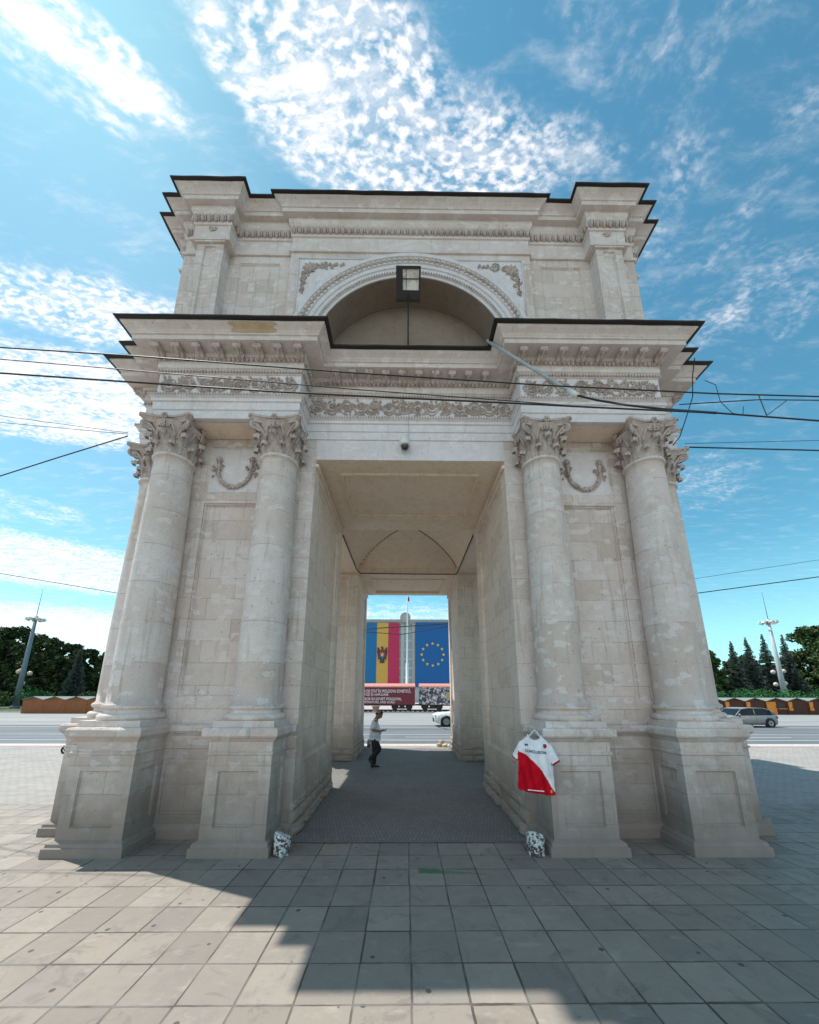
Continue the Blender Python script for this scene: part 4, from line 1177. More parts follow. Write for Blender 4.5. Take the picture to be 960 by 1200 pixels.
# ---- vegetation
def leaf_fn(c1, c2):
    def fn(nb, bs):
        t = nb.n('ShaderNodeTexCoord'); o = t.outputs['Object']
        g = nb.n('ShaderNodeNewGeometry')
        c = nb.mix(nb.ss(nb.noise(o, .8, 4, .6), .35, .65), c1, c2)
        c = nb.mix(nb.m('MULTIPLY', g.outputs['Random Per Island'], .5), c, tuple(a * .5 for a in c1))
        nb.put(bs.inputs['Base Color'], c); bs.inputs['Transmission Weight'].default_value = 0
    return fn


M_LD = mat('dark_leaves', rough=.7, fn=leaf_fn((.032, .052, .022), (.065, .11, .036)), spec=.2)
M_LM = mat('mid_leaves', rough=.7, fn=leaf_fn((.045, .08, .028), (.085, .14, .045)), spec=.2)
M_LG = mat('fresh_leaves', rough=.7, fn=leaf_fn((.03, .12, .035), (.05, .19, .06)), spec=.2)
M_SP = mat('spruce_needles', rough=.8, fn=leaf_fn((.07, .10, .08), (.14, .18, .15)), spec=.2)
M_BK = mat('bark', (.07, .05, .035), .95)


def leaves(mb, c, r, n, R_, size, sc=(1, 1, 1)):
    for _ in range(n):
        while True:
            p = Vector((R_.uniform(-1, 1), R_.uniform(-1, 1), R_.uniform(-1, 1)))
            if p.length < 1: break
        p = p * (.55 + .45 * p.length) if p.length > .2 else p
        p = Vector((p.x * sc[0], p.y * sc[1], p.z * sc[2])) * r + Vector(c)
        n_ = Vector((R_.gauss(0, 1), R_.gauss(0, 1), R_.gauss(.4, 1))).normalized(); u = n_.orthogonal().normalized(); v = n_.cross(u)
        a = R_.uniform(0, 6.3); u, v = u * cos(a) + v * sin(a), v * cos(a) - u * sin(a); s_ = size * R_.uniform(.6, 1.3)
        mb.quad(p - u * s_, p - v * s_ * .5, p + u * s_, p + v * s_ * .5)


def broadleaf(x, y, h, rad, m_, label, seed, group=None, low=.12, size=.33, nc=70):
    R_ = random.Random(seed); root = empty('broadleaf_tree', (x, y, 0), 0, label, 'tree', group)
    q = MB(); q.tube([(0, 0, 0), (.1, 0, h * .25), (-.1, .1, h * .5), (0, 0, h * .8)], [.30, .24, .16, .04], 8)
    for k in range(7):
        a = R_.uniform(0, 6.3); z_ = h * R_.uniform(.2, .55); e_ = rad * R_.uniform(.5, .8)
        q.tube([(0, 0, z_), (e_ * .5 * cos(a), e_ * .5 * sin(a), z_ + h * .12), (e_ * cos(a), e_ * sin(a), z_ + h * .2)], [.12, .08, .03], 6)
    q.build('trunk', M_BK, root)
    q = MB()
    for k in range(nc):
        a = R_.uniform(0, 2 * pi); f = R_.uniform(low, .93); prof = sin(pi * min(1, (f - low) / (1 - low) * .80 + .16)) ** .6
        rr_ = rad * prof * sqrt(R_.uniform(.15, 1)) * .82
        cr_ = rad * R_.uniform(.22, .36) * (1 - .35 * f)
        leaves(q, (rr_ * cos(a), rr_ * sin(a), h * f), cr_, int(95 * (cr_ / 1.2) ** 1.5) + 40, R_, size * 1.12, (1, 1, .8))
    q.build('crown', m_, root); return root


def spruce(x, y, h, rad, label, seed, group=None):
    R_ = random.Random(seed); root = empty('spruce_tree', (x, y, 0), 0, label, 'tree', group)
    q = MB(); q.tube([(0, 0, 0), (0, 0, h * .98)], [.22, .03], 7); q.build('trunk', M_BK, root)
    q = MB(); z_ = h * .06
    while z_ < h * .985:
        f = z_ / h; r = rad * (1 - f) ** .85 + .03; nb_ = max(6, int(20 * (1 - f) + 6))
        for k in range(nb_):
            a = R_.uniform(0, 2 * pi); L_ = r * R_.uniform(.45, 1.15); d = Vector((cos(a), sin(a), 0)); t = Vector((-sin(a), cos(a), 0))
            ns = max(3, int(L_ * 5.5))
            for j in range(ns):
                g_ = (j + .5) / ns; c = d * L_ * g_ + Vector((0, 0, z_ - L_ * .22 * g_ + L_ * .10 * g_ * g_)); wd = .50 * (1.15 - g_ * .7) * (.25 + .75 * (1 - f))
                for sgn in (-1, 1):
                    tip = c + (t * sgn * wd + d * wd * .7) * R_.uniform(.8, 1.2) + Vector((0, 0, -.16 * R_.random()))
                    k2 = .3 + .7 * (1 - f); q.quad(c - d * .16 * k2, c + Vector((0, 0, .16 * k2)), tip, c + d * .16 * k2 + Vector((0, 0, -.30 * k2)))
                q.quad(c - d * .2 * k2, c + d * .25 * k2 + Vector((0, 0, .1)), c + d * .2 * k2 + Vector((0, 0, -.34 * k2)), c - d * .15 * k2 + Vector((0, 0, -.26 * k2)))
        z_ += h * .015 + .10 * (1 - f)
    q.build('crown', M_SP, root); return root


def bush(x, y, r, h, m_, label, seed, group=None):
    R_ = random.Random(seed); root = empty('bush', (x, y, 0), 0, label, 'bush', group)
    q = MB()
    for k in range(5): a = R_.uniform(0, 6.3); q.tube([(0, 0, 0), (r * .4 * cos(a), r * .4 * sin(a), h * .6)], [.05, .02], 5)
    q.build('stem', M_BK, root)
    q = MB()
    for k in range(16):
        a = R_.uniform(0, 6.3); rr_ = r * sqrt(R_.random()) * .75
        leaves(q, (rr_ * cos(a), rr_ * sin(a), h * R_.uniform(.25, .72)), r * .36, 130, R_, .16, (1, 1, min(1, h / r)))
    q.build('foliage', m_, root)


gl = 'dark trees massed on the left edge'
LT = [(-97, 80, 14.5, 5.2), (-91, 76, 15.0, 5.4), (-85.5, 77, 15.4, 5.2), (-80.2, 75, 16.3, 4.6), (-75.4, 76, 14.9, 4.6), (-71.2, 74, 13.4, 4.2), (-67.3, 75, 12.4, 4.0), (-63.6, 74, 11.2, 3.8), (-59.6, 76, 10.9, 3.8), (-55.0, 78, 10.6, 4)]
LL = ['beyond the left edge of the photo', 'just outside the left edge', 'at the left edge, behind the light mast', 'tallest of the left wood, right behind the light mast', 'right of the tallest one in the left wood',
      'over the left end of the booth row', 'in the middle of the left wood above the booths', 'low one of the left wood above the booths', 'next to the left columns of the arch', 'hidden behind the left columns']
for i, (x, y, h, r) in enumerate(LT): broadleaf(x, y, h, r, M_LD, 'dark dense broadleaf tree ' + LL[i], 100 + i, gl, .05, .36, 84)
spruce(-61.2, 70, 10.8, 2.2, 'dark spruce poking out beside the left columns of the arch', 130)
for i, (x, y, r, h, lb) in enumerate(((-62.3, 58.5, 2.6, 3.0, 'round green bush at the left edge, left of the mast foot'), (-56.0, 58, 2.9, 3.3, 'round bright green bush between the mast and the left booths'), (-50, 60, 2.4, 2.6, 'dark green bush behind the left booth row'))):
    bush(x, y, r, h, M_LM if i != 1 else M_LG, lb, 140 + i)
gs = 'spruces behind the right booths'
for i, (x, h, r, lb) in enumerate(((67.2, 13.4, 2.7, 'leftmost grey green spruce behind the right booths'), (70.4, 14.3, 2.8, 'second spruce from the left behind the right booths'), (74.0, 14.9, 2.7, 'third spruce from the left, left of the light mast'), (78.2, 14.8, 2.7, 'spruce right behind the leaning looking light mast'))):
    spruce(x, 75, h, r, lb, 150 + i, gs)
broadleaf(62.0, 76, 11.9, 3.4, M_LM, 'green broadleaf tree beside the right columns of the arch', 160, None, .1)
broadleaf(58.0, 78, 11.0, 3.4, M_LM, 'green broadleaf tree hidden behind the right columns', 163, None, .1)
broadleaf(64.8, 79, 10.4, 3.0, M_LM, 'small green broadleaf tree left of the spruces', 161, None, .1)
broadleaf(86.8, 77, 17.4, 6.0, M_LM, 'large leafy green tree at the right edge', 162, None, .06, .33, 110)
broadleaf(95.5, 82, 15.5, 5.5, M_LM, 'large leafy green tree beyond the right edge', 164, None, .1)
broadleaf(72, 88, 12.0, 4.5, M_LD, 'dark broadleaf tree filling the gap behind the spruces', 165, None, .05)
broadleaf(80, 88, 12.0, 4.5, M_LD, 'dark broadleaf tree behind the light mast on the right', 166, None, .05)
for i, (x, r, h, lb) in enumerate(((49.2, 2.6, 3.1, 'fresh green bush behind the first right booth'), (53.6, 2.9, 3.5, 'fresh green bush behind the silver car'), (58.1, 2.6, 3.3, 'fresh green bush left of the right mast foot'), (63.2, 2.8, 3.3, 'fresh green bush at the right edge'), (67.8, 2.6, 3.2, 'fresh green bush beyond the right edge'))):
    bush(x, 58 + (i % 2), r, h, M_LG, lb, 170 + i, 'bushes behind the right booths')
broadleaf(14.9, 100, 7.4, 2.6, M_LD, 'small dark tree in front of the star banner', 180, None, .2, .3, 24)

# ---- light masts
def mast(x, y, lean, m_, label):
    root = empty('light_mast', (x, y, 0), 0, label, 'light mast', 'tall ring-topped light masts')
    q = MB(); q.tube([(0, 0, 0), (0, 0, 14.2)], [.42, .20], 12); q.tube([(0, 0, 0), (0, 0, .4)], .6, 12); q.build('pole', m_, root)
    q = MB(); q.tube([(0, 0, 14.2), (0, 0, 14.9), (0, 0, 19.4)], [.06, .05, .02], 6); q.build('lightning_rod', M_IRON, root)
    q = MB(); R1_ = 1.0
    for rr_ in (R1_, R1_ * .55): q.tube([(rr_ * cos(a), rr_ * sin(a), 14.25) for a in [k * pi / 12 for k in range(25)]], .07, 6)
    for k in range(6): a = k * pi / 3; q.tube([(0, 0, 14.35), (R1_ * cos(a), R1_ * sin(a), 14.25)], .05, 5)
    q.tube([(0, 0, 14.0), (0, 0, 14.75)], [.35, .22], 10)
    rg = q.build('lamp_ring', M_GAL, root)
    for k in range(8):
        a = k * pi / 4 + .2; d = Vector((cos(a), sin(a), 0)); q = MB()
        q.obox(d * (R1_ + .08) + Vector((0, 0, 14.12)), d * .16 + Vector((0, 0, .10)), Vector((-sin(a), cos(a), 0)) * .22, Vector((0, 0, .16)) - d * .05)
        q.build('floodlight', M_WHP, rg)


mast(-60.9, 60, 0, mat('blue_grey_paint', (.16, .22, .26), .6), 'tall blue grey light mast with a ring of floodlights, before the dark left trees')
mast(60.9, 60, 0, mat('pale_mast_paint', (.42, .45, .50), .6), 'tall pale grey light mast with a ring of floodlights, before the right spruces')


def globe_lamp(x, y, hs, label):
    root = empty('globe_lamp', (x, y, 0), 0, label, 'street lamp', 'lamps with white globes')
    q = MB(); q.tube([(0, 0, 0), (0, 0, max(h_ for _, h_ in hs))], [.09, .05], 8)
    for dx_, h_ in hs: q.tube([(0, 0, h_ - .5), (dx_, 0, h_ - .35)], .035, 6)
    q.build('post', M_IRON, root)
    for dx_, h_ in hs:
        q = MB(); q.ball((dx_, 0, h_), .36, 12, 8); q.build('globe', mat('opal_globe', (.62, .50, .42), .4), root)


globe_lamp(-63.3, 62.5, [(-.9, 5.8), (1.0, 5.55), (.15, 3.9), (-.5, 6.0)], 'lamp post with white globes beside the left light mast')
globe_lamp(63.2, 62.5, [(-.9, 6.1), (.9, 6.25), (-.9, 4.05), (.7, 4.2)], 'lamp post with pale globes beside the right light mast')

# ---- overhead wires
M_WIRE = mat('black_cable', (.015, .015, .017), .6)


def wire(pts, r, label, name='overhead_wire', m_=None, cat='wire'):
    q = MB(); P_ = []
    if max(p[1] for p in pts) < 4.7 and min(p[1] for p in pts) > 4.25: r *= .8; pts = [(x * .8, y * .8, 2 + (z - 2) * .8) for x, y, z in pts]
    for a, c in zip(pts, pts[1:]):
        for i in range(6): f = i / 6; P_.append(Vector(a).lerp(Vector(c), f))
    P_.append(Vector(pts[-1])); q.tube(P_, r, 5); return tag(q.build(name, m_ or M_WIRE), label, cat)


wire([(-30, 4.3, 9.4), (-12, 4.3, 7.3), (-5.78, 4.3, 6.81), (-3.91, 4.3, 6.69), (-.93, 4.3, 6.45), (1.96, 4.3, 6.26), (4.35, 4.3, 6.15), (5.8, 4.3, 6.12), (12, 4.3, 6.3), (30, 4.3, 8.0)], .010, 'upper dark cable crossing the whole arch over the left capitals and the right cornice')
wire([(-30, 4.35, 8.8), (-12, 4.35, 7.15), (-5.8, 4.35, 6.66), (-4.32, 4.35, 6.53), (-.77, 4.35, 6.21), (1.48, 4.35, 6.04), (2.67, 4.35, 5.94), (3.2, 4.33, 5.90)], .007, 'thin middle cable that joins the thick lower cable before the right columns')
wire([(-30, 4.3, 7.8), (-12, 4.3, 6.75), (-5.67, 4.3, 6.37), (-4.24, 4.3, 6.27), (-1.88, 4.3, 6.11), (-.2, 4.3, 6.03), (1.43, 4.3, 5.96), (2.64, 4.3, 5.90), (4.3, 4.3, 5.83), (5.7, 4.3, 5.72), (12, 4.3, 5.5), (30, 4.3, 6)], .012, 'thick lower cable crossing the arch just above the capitals')
wire([(2.46, 4.46, 6.25), (2.596, 4.2, 5.926), (2.796, 3.9, 5.575), (3.1, 3.67, 5.31), (3.45, 3.45, 5.073)], .014, 'short black cable from the end of the grey conduit to the thick wire')
wire([(4.06, 4.6, 6.24), (5.29, 4.6, 6.34), (6.19, 4.6, 6.34), (14, 4.6, 6.6)], .008, 'thin cable running off to the right above the thick one')
wire([(20.38 - 40, 25.0, 5.5), (-2.67, 25, 6.5), (3.0, 25, 6.9), (20.38, 25.0, 9.12), (29.8, 25.0, 10.44), (45, 25, 12.7)], .035, 'dark trolley wire rising to the right behind the arch')
wire([(3, 25.3, 8.2), (20.7, 25.3, 10.3), (30.11, 25.3, 11.8), (45, 25.3, 14)], .014, 'faint upper trolley wire behind the arch on the right')
wire([(-50, 25, 14), (-28.64, 25.0, 10.37), (-20.14, 25.0, 8.97), (-2.67, 25.2, 6.32), (-.33, 25.2, 6.15), (3.03, 25.2, 6.76)], .025, 'trolley wire sloping down from the left edge behind the arch')
wire([(-14, 9, 5.9), (-8.56, 7, 6.5), (-7.0, 6.6, 6.68), (-5.46, 6.3, 6.95)], .012, 'dark cable climbing from the left edge to the left side capital')
wire([(-20, 8, 8.6), (-8.43, 6.6, 7.64), (-5.47, 6.3, 7.02)], .006, 'upper of two thin wires from the left side capital')
wire([(-20, 8, 8.3), (-8.39, 6.6, 7.48), (-5.46, 6.3, 6.99)], .006, 'lower of two thin wires from the left side capital')
wire([(5.51, 6.3, 6.81), (8.18, 6.3, 6.76), (20, 7, 7.2)], .014, 'dark cable running right from the right side capital')
wire([(5.52, 6.3, 6.89), (8.24, 6.3, 6.99), (20, 7, 7.7)], .005, 'thin wire just above the dark cable at the right side capital')
wire([(5.36, 5.55, 8.14), (5.30, 5.6, 7.8), (5.22, 5.6, 7.33), (5.06, 5.6, 6.96), (4.84, 5.6, 6.48), (4.69, 5.6, 6.31)], .009, 'loose wire dangling from the right cornice corner to the capital')
wire([(4.95, 4.3, 6.12), (4.99, 4.3, 5.80)], .006, 'short tie hanging between the cables right of the arch'); wire([(4.99, 4.3, 5.80), (5.32, 4.3, 6.04)], .006, 'slanting tie between the cables right of the arch')
wire([(5.9, 6.0, 8.1), (6.1, 6.0, 8.0), (6.12, 6.0, 7.6), (6.3, 6.0, 7.35), (6.5, 6.0, 7.3), (6.55, 6, 7.5)], .006, 'curly stray wire sticking out of the right cornice end')
wire([(-1.70, 8.95, 6.20), (-1.69, 12.0, 6.22), (-1.60, 12.36, 6.21), (0, 12.38, 6.20), (1.72, 12.38, 6.20), (1.79, 12.3, 6.21), (1.80, 8.95, 6.22)], .018, 'black cable tacked along the edge of the vault inside the passage', 'wall_cable', None, 'cable')

# ---- floodlight on the ledge
flr = empty('floodlight', (.02, 5.50, 8.26), 0, 'black box floodlight on a thin post in front of the upper arch', 'floodlight')
q = MB(); q.tube([(0, .06, 0), (0, .06, 1.40)], .016, 8); q.box(-.03, .03, .05, .13, 1.36, 1.48); q.build('post', M_BLK, flr)
TL = Matrix.Translation((0, 0, 1.52)) @ Matrix.Rotation(radians(40), 4, 'X')
q = MB()
for f in ((-.235, .235, -.09, .10, -.26, -.12), (-.235, .235, -.09, .10, .20, .24), (-.235, -.11, -.09, .10, -.12, .20), (.205, .235, -.09, .10, -.12, .20), (-.11, .205, .04, .10, -.12, .20)): q.box(*f)
for k in range(5): q.box(-.21, .21, .10, .14, -.22 + k * .10, -.205 + k * .10)
q.xf(TL); hs = q.build('housing', M_BLK, flr)
q = MB(); q.box(-.108, .203, -.07, -.06, -.118, .198); q.xf(TL)
def lens_fn(nb, bs):
    t = nb.n('ShaderNodeTexCoord'); nz = nb.noise(t.outputs['Object'], 6, 3); nb.put(bs.inputs['Base Color'], nb.mix(nb.ss(nz, .4, .6), (.50, .44, .38), (.72, .74, .72)))
q.build('glass', mat('lamp_glass', rough=.25, fn=lens_fn), hs)
q = MB(); q.box(-.112, .206, -.078, -.058, .045, .060); q.box(-.045, -.037, -.078, -.058, -.12, .20); q.xf(TL); q.build('lamp_bar', M_IRON, hs)
# ---- camera dome
cc = empty('security_camera', (-.03, 5.975, 6.47), 0, 'white security camera with a black dome on the lintel above the passage', 'camera')
q = MB(); q.lathe([(.01, .13), (.085, .13), (.10, .11), (.10, .0), (.085, -.02), (.01, -.02)], (0, -.11, 0), 18); q.box(-.07, .07, -.06, .012, -.02, .15); q.build('housing', M_WHP, cc)
q = MB(); q.ball((0, -.11, -.03), .072, 14, 8); q.build('dome', mat('smoked_dome', (.01, .01, .012), .08, spec=1), cc)
wire([(.03, 5.955, 6.60), (.035, 5.95, 6.70), (.036, 5.86, 7.09), (.036, 5.955, 7.16), (.036, 5.955, 7.5)], .006, 'thin grey wire running up from the security camera', 'camera_wire', M_GAL, 'cable')
# ---- conduit
cd = empty('conduit_pipe', (1.45, 5.37, 8.28), 0, 'long pale grey conduit pipe sticking down off the cornice to the right of the passage', 'pipe')
d_ = Vector((2.46 - 1.45, 4.46 - 5.37, 6.25 - 8.28))
q = MB(); q.tube([(0, 0, 0), d_ * .35, d_ * .8, d_], .026, 10); q.build('pipe', mat('grey_conduit', (.42, .44, .44), .45), cd)
q = MB(); q.tube([d_ * .93, d_ * 1.01], .040, 10); q.build('sleeve', M_WHP, cd)
q = MB(); q.tube([d_ * .985, d_ * .985 + Vector((-.02, 0, -.12)), d_ * .985 + Vector((-.12, 0, -.16))], .008, 6); q.build('clip', M_WHP, cd)

# ---- painted stones and rubble
def speckle_fn(nb, bs):
    t = nb.n('ShaderNodeTexCoord'); o = t.outputs['Object']; s_ = nb.n('ShaderNodeSeparateXYZ', i_0=o)
    nz = nb.noise(o, 26, 5, .7); n2 = nb.noise(o, 9, 3)
    c = nb.mix(nb.ss(nb.m('ADD', nz, nb.m('MULTIPLY', s_.outputs[2], .35)), .535, .565), (.075, .05, .042), (.62, .66, .67)); c = nb.mix(nb.m('MULTIPLY', nb.ss(n2, .55, .65), .35), c, (.30, .42, .46))
    nb.put(bs.inputs['Base Color'], c); bump(nb, bs, nz, .6, .02)


M_SPK = mat('peeling_white_paint', rough=.8, fn=speckle_fn)


def stone_post(x, y, r, h, seed, m_, name, label, cat, rz_=0, group=None, flat=.9):
    q = MB(); R_ = random.Random(seed); q.smooth = True; rings = []
    pr_ = [(1.02, 0), (1.0, .08), (.96, .3), (1.0, .55), (1.0, .80), (.93, .92), (.70, 1.0), (.02, .97)]
    for k_, (a_, z_) in enumerate(pr_):
        rings.append([(r * a_ * cos(t_) * (1 + .22 * mnoise.noise(Vector((cos(t_) * 1.3 + seed, sin(t_) * 1.3, z_ * 2.5)))), r * flat * a_ * sin(t_) * (1 + .22 * mnoise.noise(Vector((cos(t_) * 1.3, sin(t_) * 1.3 + seed, z_ * 2.5)))), h * z_ * (1 + .10 * cos(t_ + seed))) for t_ in [2 * pi * j / 20 for j in range(20)]])
    q.loft(rings, True, False, False); o = q.build(name, m_, None, (x, y, 0), (0, 0, rz_)); return tag(o, label, cat, group)


stone_post(-1.605, 5.38, .108, .245, 3, M_SPK, 'painted_stone', 'stumpy stone with peeling white paint at the left front corner of the passage', 'stone', 0)
stone_post(1.715, 5.38, .118, .255, 9, M_SPK, 'painted_stone', 'stumpy stone with flaking white and black paint at the right front corner of the passage', 'stone', .4)
stone_post(-1.42, 15.75, .12, .30, 14, M_SPK, 'painted_stone', 'small white capped stone post beyond the far left pier, behind the walking man', 'stone', .2)
M_RUB = mat('pale_rubble', (.55, .46, .34), .9)
for i, (dx_, dy_, r_, h_, sd_, lb) in enumerate(((-.13, 0, .11, .13, 21, 'leftmost tan stone of the small heap at the far right pier'), (.10, -.05, .12, .12, 25, 'rightmost tan stone of the small heap at the far right pier'), (.0, .2, .11, .24, 29, 'tall pale stone at the back of the heap at the far right pier'))):
    stone_post(1.5 + dx_, 15.75 + dy_, r_, h_, sd_, M_RUB, 'rubble_stone', lb, 'stone', i, 'stones heaped at the far right pier')
stone_post(5.52, 6.28, .16, .17, 33, M_ST, 'rubble_stone', 'rough grey stone lying at the foot of the right side pedestal', 'stone', .5)

# ---- kick scooter behind the left pedestal
sc_ = empty('kick_scooter', (-12.0, 13.9, 0), 0, 'kick scooter with a black wheel peeping out from behind the left pedestals', 'scooter')
for wx in (0, .95):
    q = MB(); q.tube([(wx + .115 * cos(a), 0, .13 + .115 * sin(a)) for a in [k * pi / 12 for k in range(25)]], .03, 7)
    for k in range(3): a = k * 2 * pi / 3 + .5; q.tube([(wx, 0, .13), (wx + .11 * cos(a), 0, .13 + .11 * sin(a))], .016, 5)
    q.tube([(wx, -.03, .13), (wx, .03, .13)], .03, 8); q.build('wheel', M_BL2, sc_)
q = MB(); q.box(.15, .85, -.07, .07, .10, .13); q.build('deck', M_IRON, sc_)
q = MB(); q.tube([(0, 0, .13), (.08, 0, .28), (.22, 0, .95)], .018, 7); q.tube([(.22, -.22, .95), (.22, .22, .95)], .02, 7); q.build('handlebar', M_IRON, sc_)

# ================================================================== people
def skin(name, J, E, m_, parent=None, root=0, sub=2):
    """one continuous surface grown round a joint skeleton"""
    me = bpy.data.meshes.new(name); names = list(J); me.from_pydata([J[k][0] for k in names], [(names.index(a), names.index(c)) for a, c in E], [])
    o = bpy.data.objects.new(name, me); COL.objects.link(o)
    md = o.modifiers.new('skin', 'SKIN'); md.use_smooth_shade = True; md.branch_smoothing = .6
    for i, k in enumerate(names):
        r = J[k][1]; sv = me.skin_vertices[0].data[i]; sv.radius = (r, r) if not isinstance(r, tuple) else r; sv.use_root = (i == root)
    ms = o.modifiers.new('sub', 'SUBSURF'); ms.levels = sub; ms.render_levels = sub
    bpy.context.view_layer.update()
    m2 = bpy.data.meshes.new_from_object(o.evaluated_get(bpy.context.evaluated_depsgraph_get())); bpy.data.objects.remove(o)
    m2.name = name; m2.materials.clear(); m2.materials.append(m_)
    for p in m2.polygons: p.use_smooth = True
    o = bpy.data.objects.new(name, m2); COL.objects.link(o); o.parent = parent
    return o


M_SKN = mat('skin_tan', (.30, .155, .10), .6); M_SHI = mat('white_cotton', (.66, .70, .78), .85); M_TRO = mat('black_trousers', (.012, .012, .014), .85)
M_SHO = mat('black_shoes', (.01, .01, .011), .5); M_HAI = mat('dark_cropped_hair', (.02, .015, .013), .8)
man = empty('person', (-.875, 11.3, .008), 0, 'walking man in a white t-shirt and black trousers looking down at his phone', 'person')
# faces +x ; right side is -y
J = {'pelvis': ((-.02, 0, .83), .10), 'belly': ((0, 0, .98), .11), 'chest': ((-.02, 0, 1.18), .115), 'neck0': ((0, 0, 1.31), .065), 'neck': ((.05, 0, 1.385), .062), 'skull': ((.075, 0, 1.42), .055),
     'shR': ((-.03, -.165, 1.275), .055), 'elR': ((-.06, -.215, 1.03), .045), 'wrR': ((.13, -.13, 1.005), .032), 'paR': ((.20, -.085, 1.01), .028),
     'shL': ((-.02, .165, 1.275), .055), 'elL': ((-.03, .22, 1.03), .045), 'wrL': ((.14, .09, .99), .032), 'paL': ((.20, .05, 1.0), .028),
     'hiR': ((-.02, -.085, .78), .075), 'knR': ((.135, -.09, .50), .05), 'anR': ((-.12, -.085, .235), .038),
     'hiL': ((-.02, .085, .78), .075), 'knL': ((-.01, .085, .45), .05), 'anL': ((-.035, .08, .09), .038),
     'toR': ((-.075, -.085, .12), .030), 'toL': ((.05, .08, .04), .030)}
E_ = [('pelvis', 'belly'), ('belly', 'chest'), ('chest', 'neck0'), ('neck0', 'neck'), ('neck', 'skull'), ('chest', 'shR'), ('shR', 'elR'), ('elR', 'wrR'), ('wrR', 'paR'), ('chest', 'shL'), ('shL', 'elL'), ('elL', 'wrL'), ('wrL', 'paL'),
      ('pelvis', 'hiR'), ('hiR', 'knR'), ('knR', 'anR'), ('anR', 'toR'), ('pelvis', 'hiL'), ('hiL', 'knL'), ('knL', 'anL'), ('anL', 'toL')]
body = skin('body', J, E_, M_SKN, man)
# head with face, pitched forward, joined into the body mesh
hd = MB(); hd.smooth = True; rings = []
ns_, nl = 18, 22
for i in range(ns_ + 1):
    ph = pi * i / ns_; zz_ = -cos(ph); ring_ = []
    for j in range(nl):
        a = 2 * pi * j / nl; cx_, cy_ = cos(a) * sin(ph), sin(a) * sin(ph)
        x, y, z = cx_ * .095, cy_ * .073, zz_ * .118
        if zz_ < 0: y *= 1 - .28 * -zz_; x = x * (1 - .10 * -zz_) + (.012 * -zz_ if cx_ > 0 else .018 * -zz_)
        fr = max(0, cos(a)) ** 6
        x += fr * sin(ph) * (.024 * math.exp(-((zz_ + .12) / .16) ** 2) - .008 * math.exp(-((zz_ - .08) / .10) ** 2) + .010 * math.exp(-((zz_ + .48) / .07) ** 2) + .010 * math.exp(-((zz_ + .85) / .12) ** 2) + .006 * math.exp(-((zz_ - .28) / .1) ** 2))
        for sy in (-1, 1):
            da = a - sy * .42 if a < pi else a - 2 * pi - sy * .42
            x -= .007 * math.exp(-(da / .16) ** 2 - ((zz_ - .06) / .09) ** 2) * sin(ph)
        ring_.append((x, y, z))
    rings.append(ring_)
hd.loft(rings)
for sy in (-1, 1):
    hd.ball((-.008, sy * .072, -.008), .032, 10, 6, (.62, .28, 1)); hd.ball((.082, sy * .030, .008), .011, 8, 6)
HM = Matrix.Translation((.098, 0, 1.462)) @ Matrix.Rotation(radians(33), 4, 'Y') @ Matrix.Scale(1.08, 4)
hd.xf(HM)
# fingers: curled round the phone, each its own chain, thumb from the side of the palm
fg = MB()
for sy, w_ in ((-1, Vector((.20, -.085, 1.01))), (1, Vector((.20, .05, 1.0)))):
    fg.ball(w_ + Vector((.015, 0, 0)), .036, 10, 6, (1.25, .85, .55))
    for k, L_ in enumerate((.070, .078, .073, .058)):
        b0 = w_ + Vector((.045, (k - 1.5) * .018, -.002)); c1 = b0 + Vector((L_ * .45, -sy * .004, -.006)); c2 = c1 + Vector((L_ * .30, -sy * .010, .012)); c3 = c2 + Vector((L_ * .06, -sy * .014, .020))
        fg.tube([b0 - Vector((.02, 0, 0)), b0, c1, c2, c3], [.009, .0095, .0088, .008, .0065], 7)
    t0 = w_ + Vector((.0, -sy * .026, .008)); fg.tube([t0, t0 + Vector((.03, -sy * .012, .022)), t0 + Vector((.06, -sy * .004, .030))], [.0115, .0105, .008], 7)


def join_into(o, mb):
    me = o.data; st = len(me.vertices); v = [tuple(x.co) for x in me.vertices] + mb.v; f = [tuple(p.vertices) for p in me.polygons] + [tuple(i + st for i in g_) for g_ in mb.f]
    n = bpy.data.meshes.new(me.name); n.from_pydata(v, [], f); n.materials.append(me.materials[0])
    for p in n.polygons: p.use_smooth = True
    o.data = n


join_into(body, hd); join_into(body, fg)
hr = MB(); hr.smooth = True; rings = []
for i in range(9):
    ph = pi * (.50 + .5 * i / 8); 
    rings.append([(cos(a) * sin(ph) * .099 - .005 - (.012 if cos(a) > .3 else 0) * sin(ph), sin(a) * sin(ph) * .077, -cos(ph) * .122 + (.030 if cos(a) > .2 else -.045 * (1 - cos(a)) * .5) * sin(ph)) for a in [2 * pi * k / 22 for k in range(22)]])
hr.loft(rings); hr.xf(HM); hr.build('hair', M_HAI, man)
Js = {'end': ((-.01, 0, .865), (.135, .165)), 'hem': ((-.005, 0, .91), (.142, .172)), 'belly': ((.01, 0, .99), (.152, .18)), 'chest': ((-.02, 0, 1.16), (.165, .185)), 'col': ((-.005, 0, 1.30), .10), 'nk': ((.012, 0, 1.335), .074),
      'sR': ((-.03, -.175, 1.265), .092), 'eR': ((-.052, -.212, 1.12), .088), 'fR': ((-.058, -.215, 1.06), .082), 'sL': ((-.02, .175, 1.265), .092), 'eL': ((-.03, .215, 1.12), .088), 'fL': ((-.03, .22, 1.06), .082)}
shirt = skin('t_shirt', Js, [('hem', 'end'), ('hem', 'belly'), ('belly', 'chest'), ('chest', 'col'), ('col', 'nk'), ('chest', 'sR'), ('sR', 'eR'), ('eR', 'fR'), ('chest', 'sL'), ('sL', 'eL'), ('eL', 'fL')], M_SHI, man, 1)
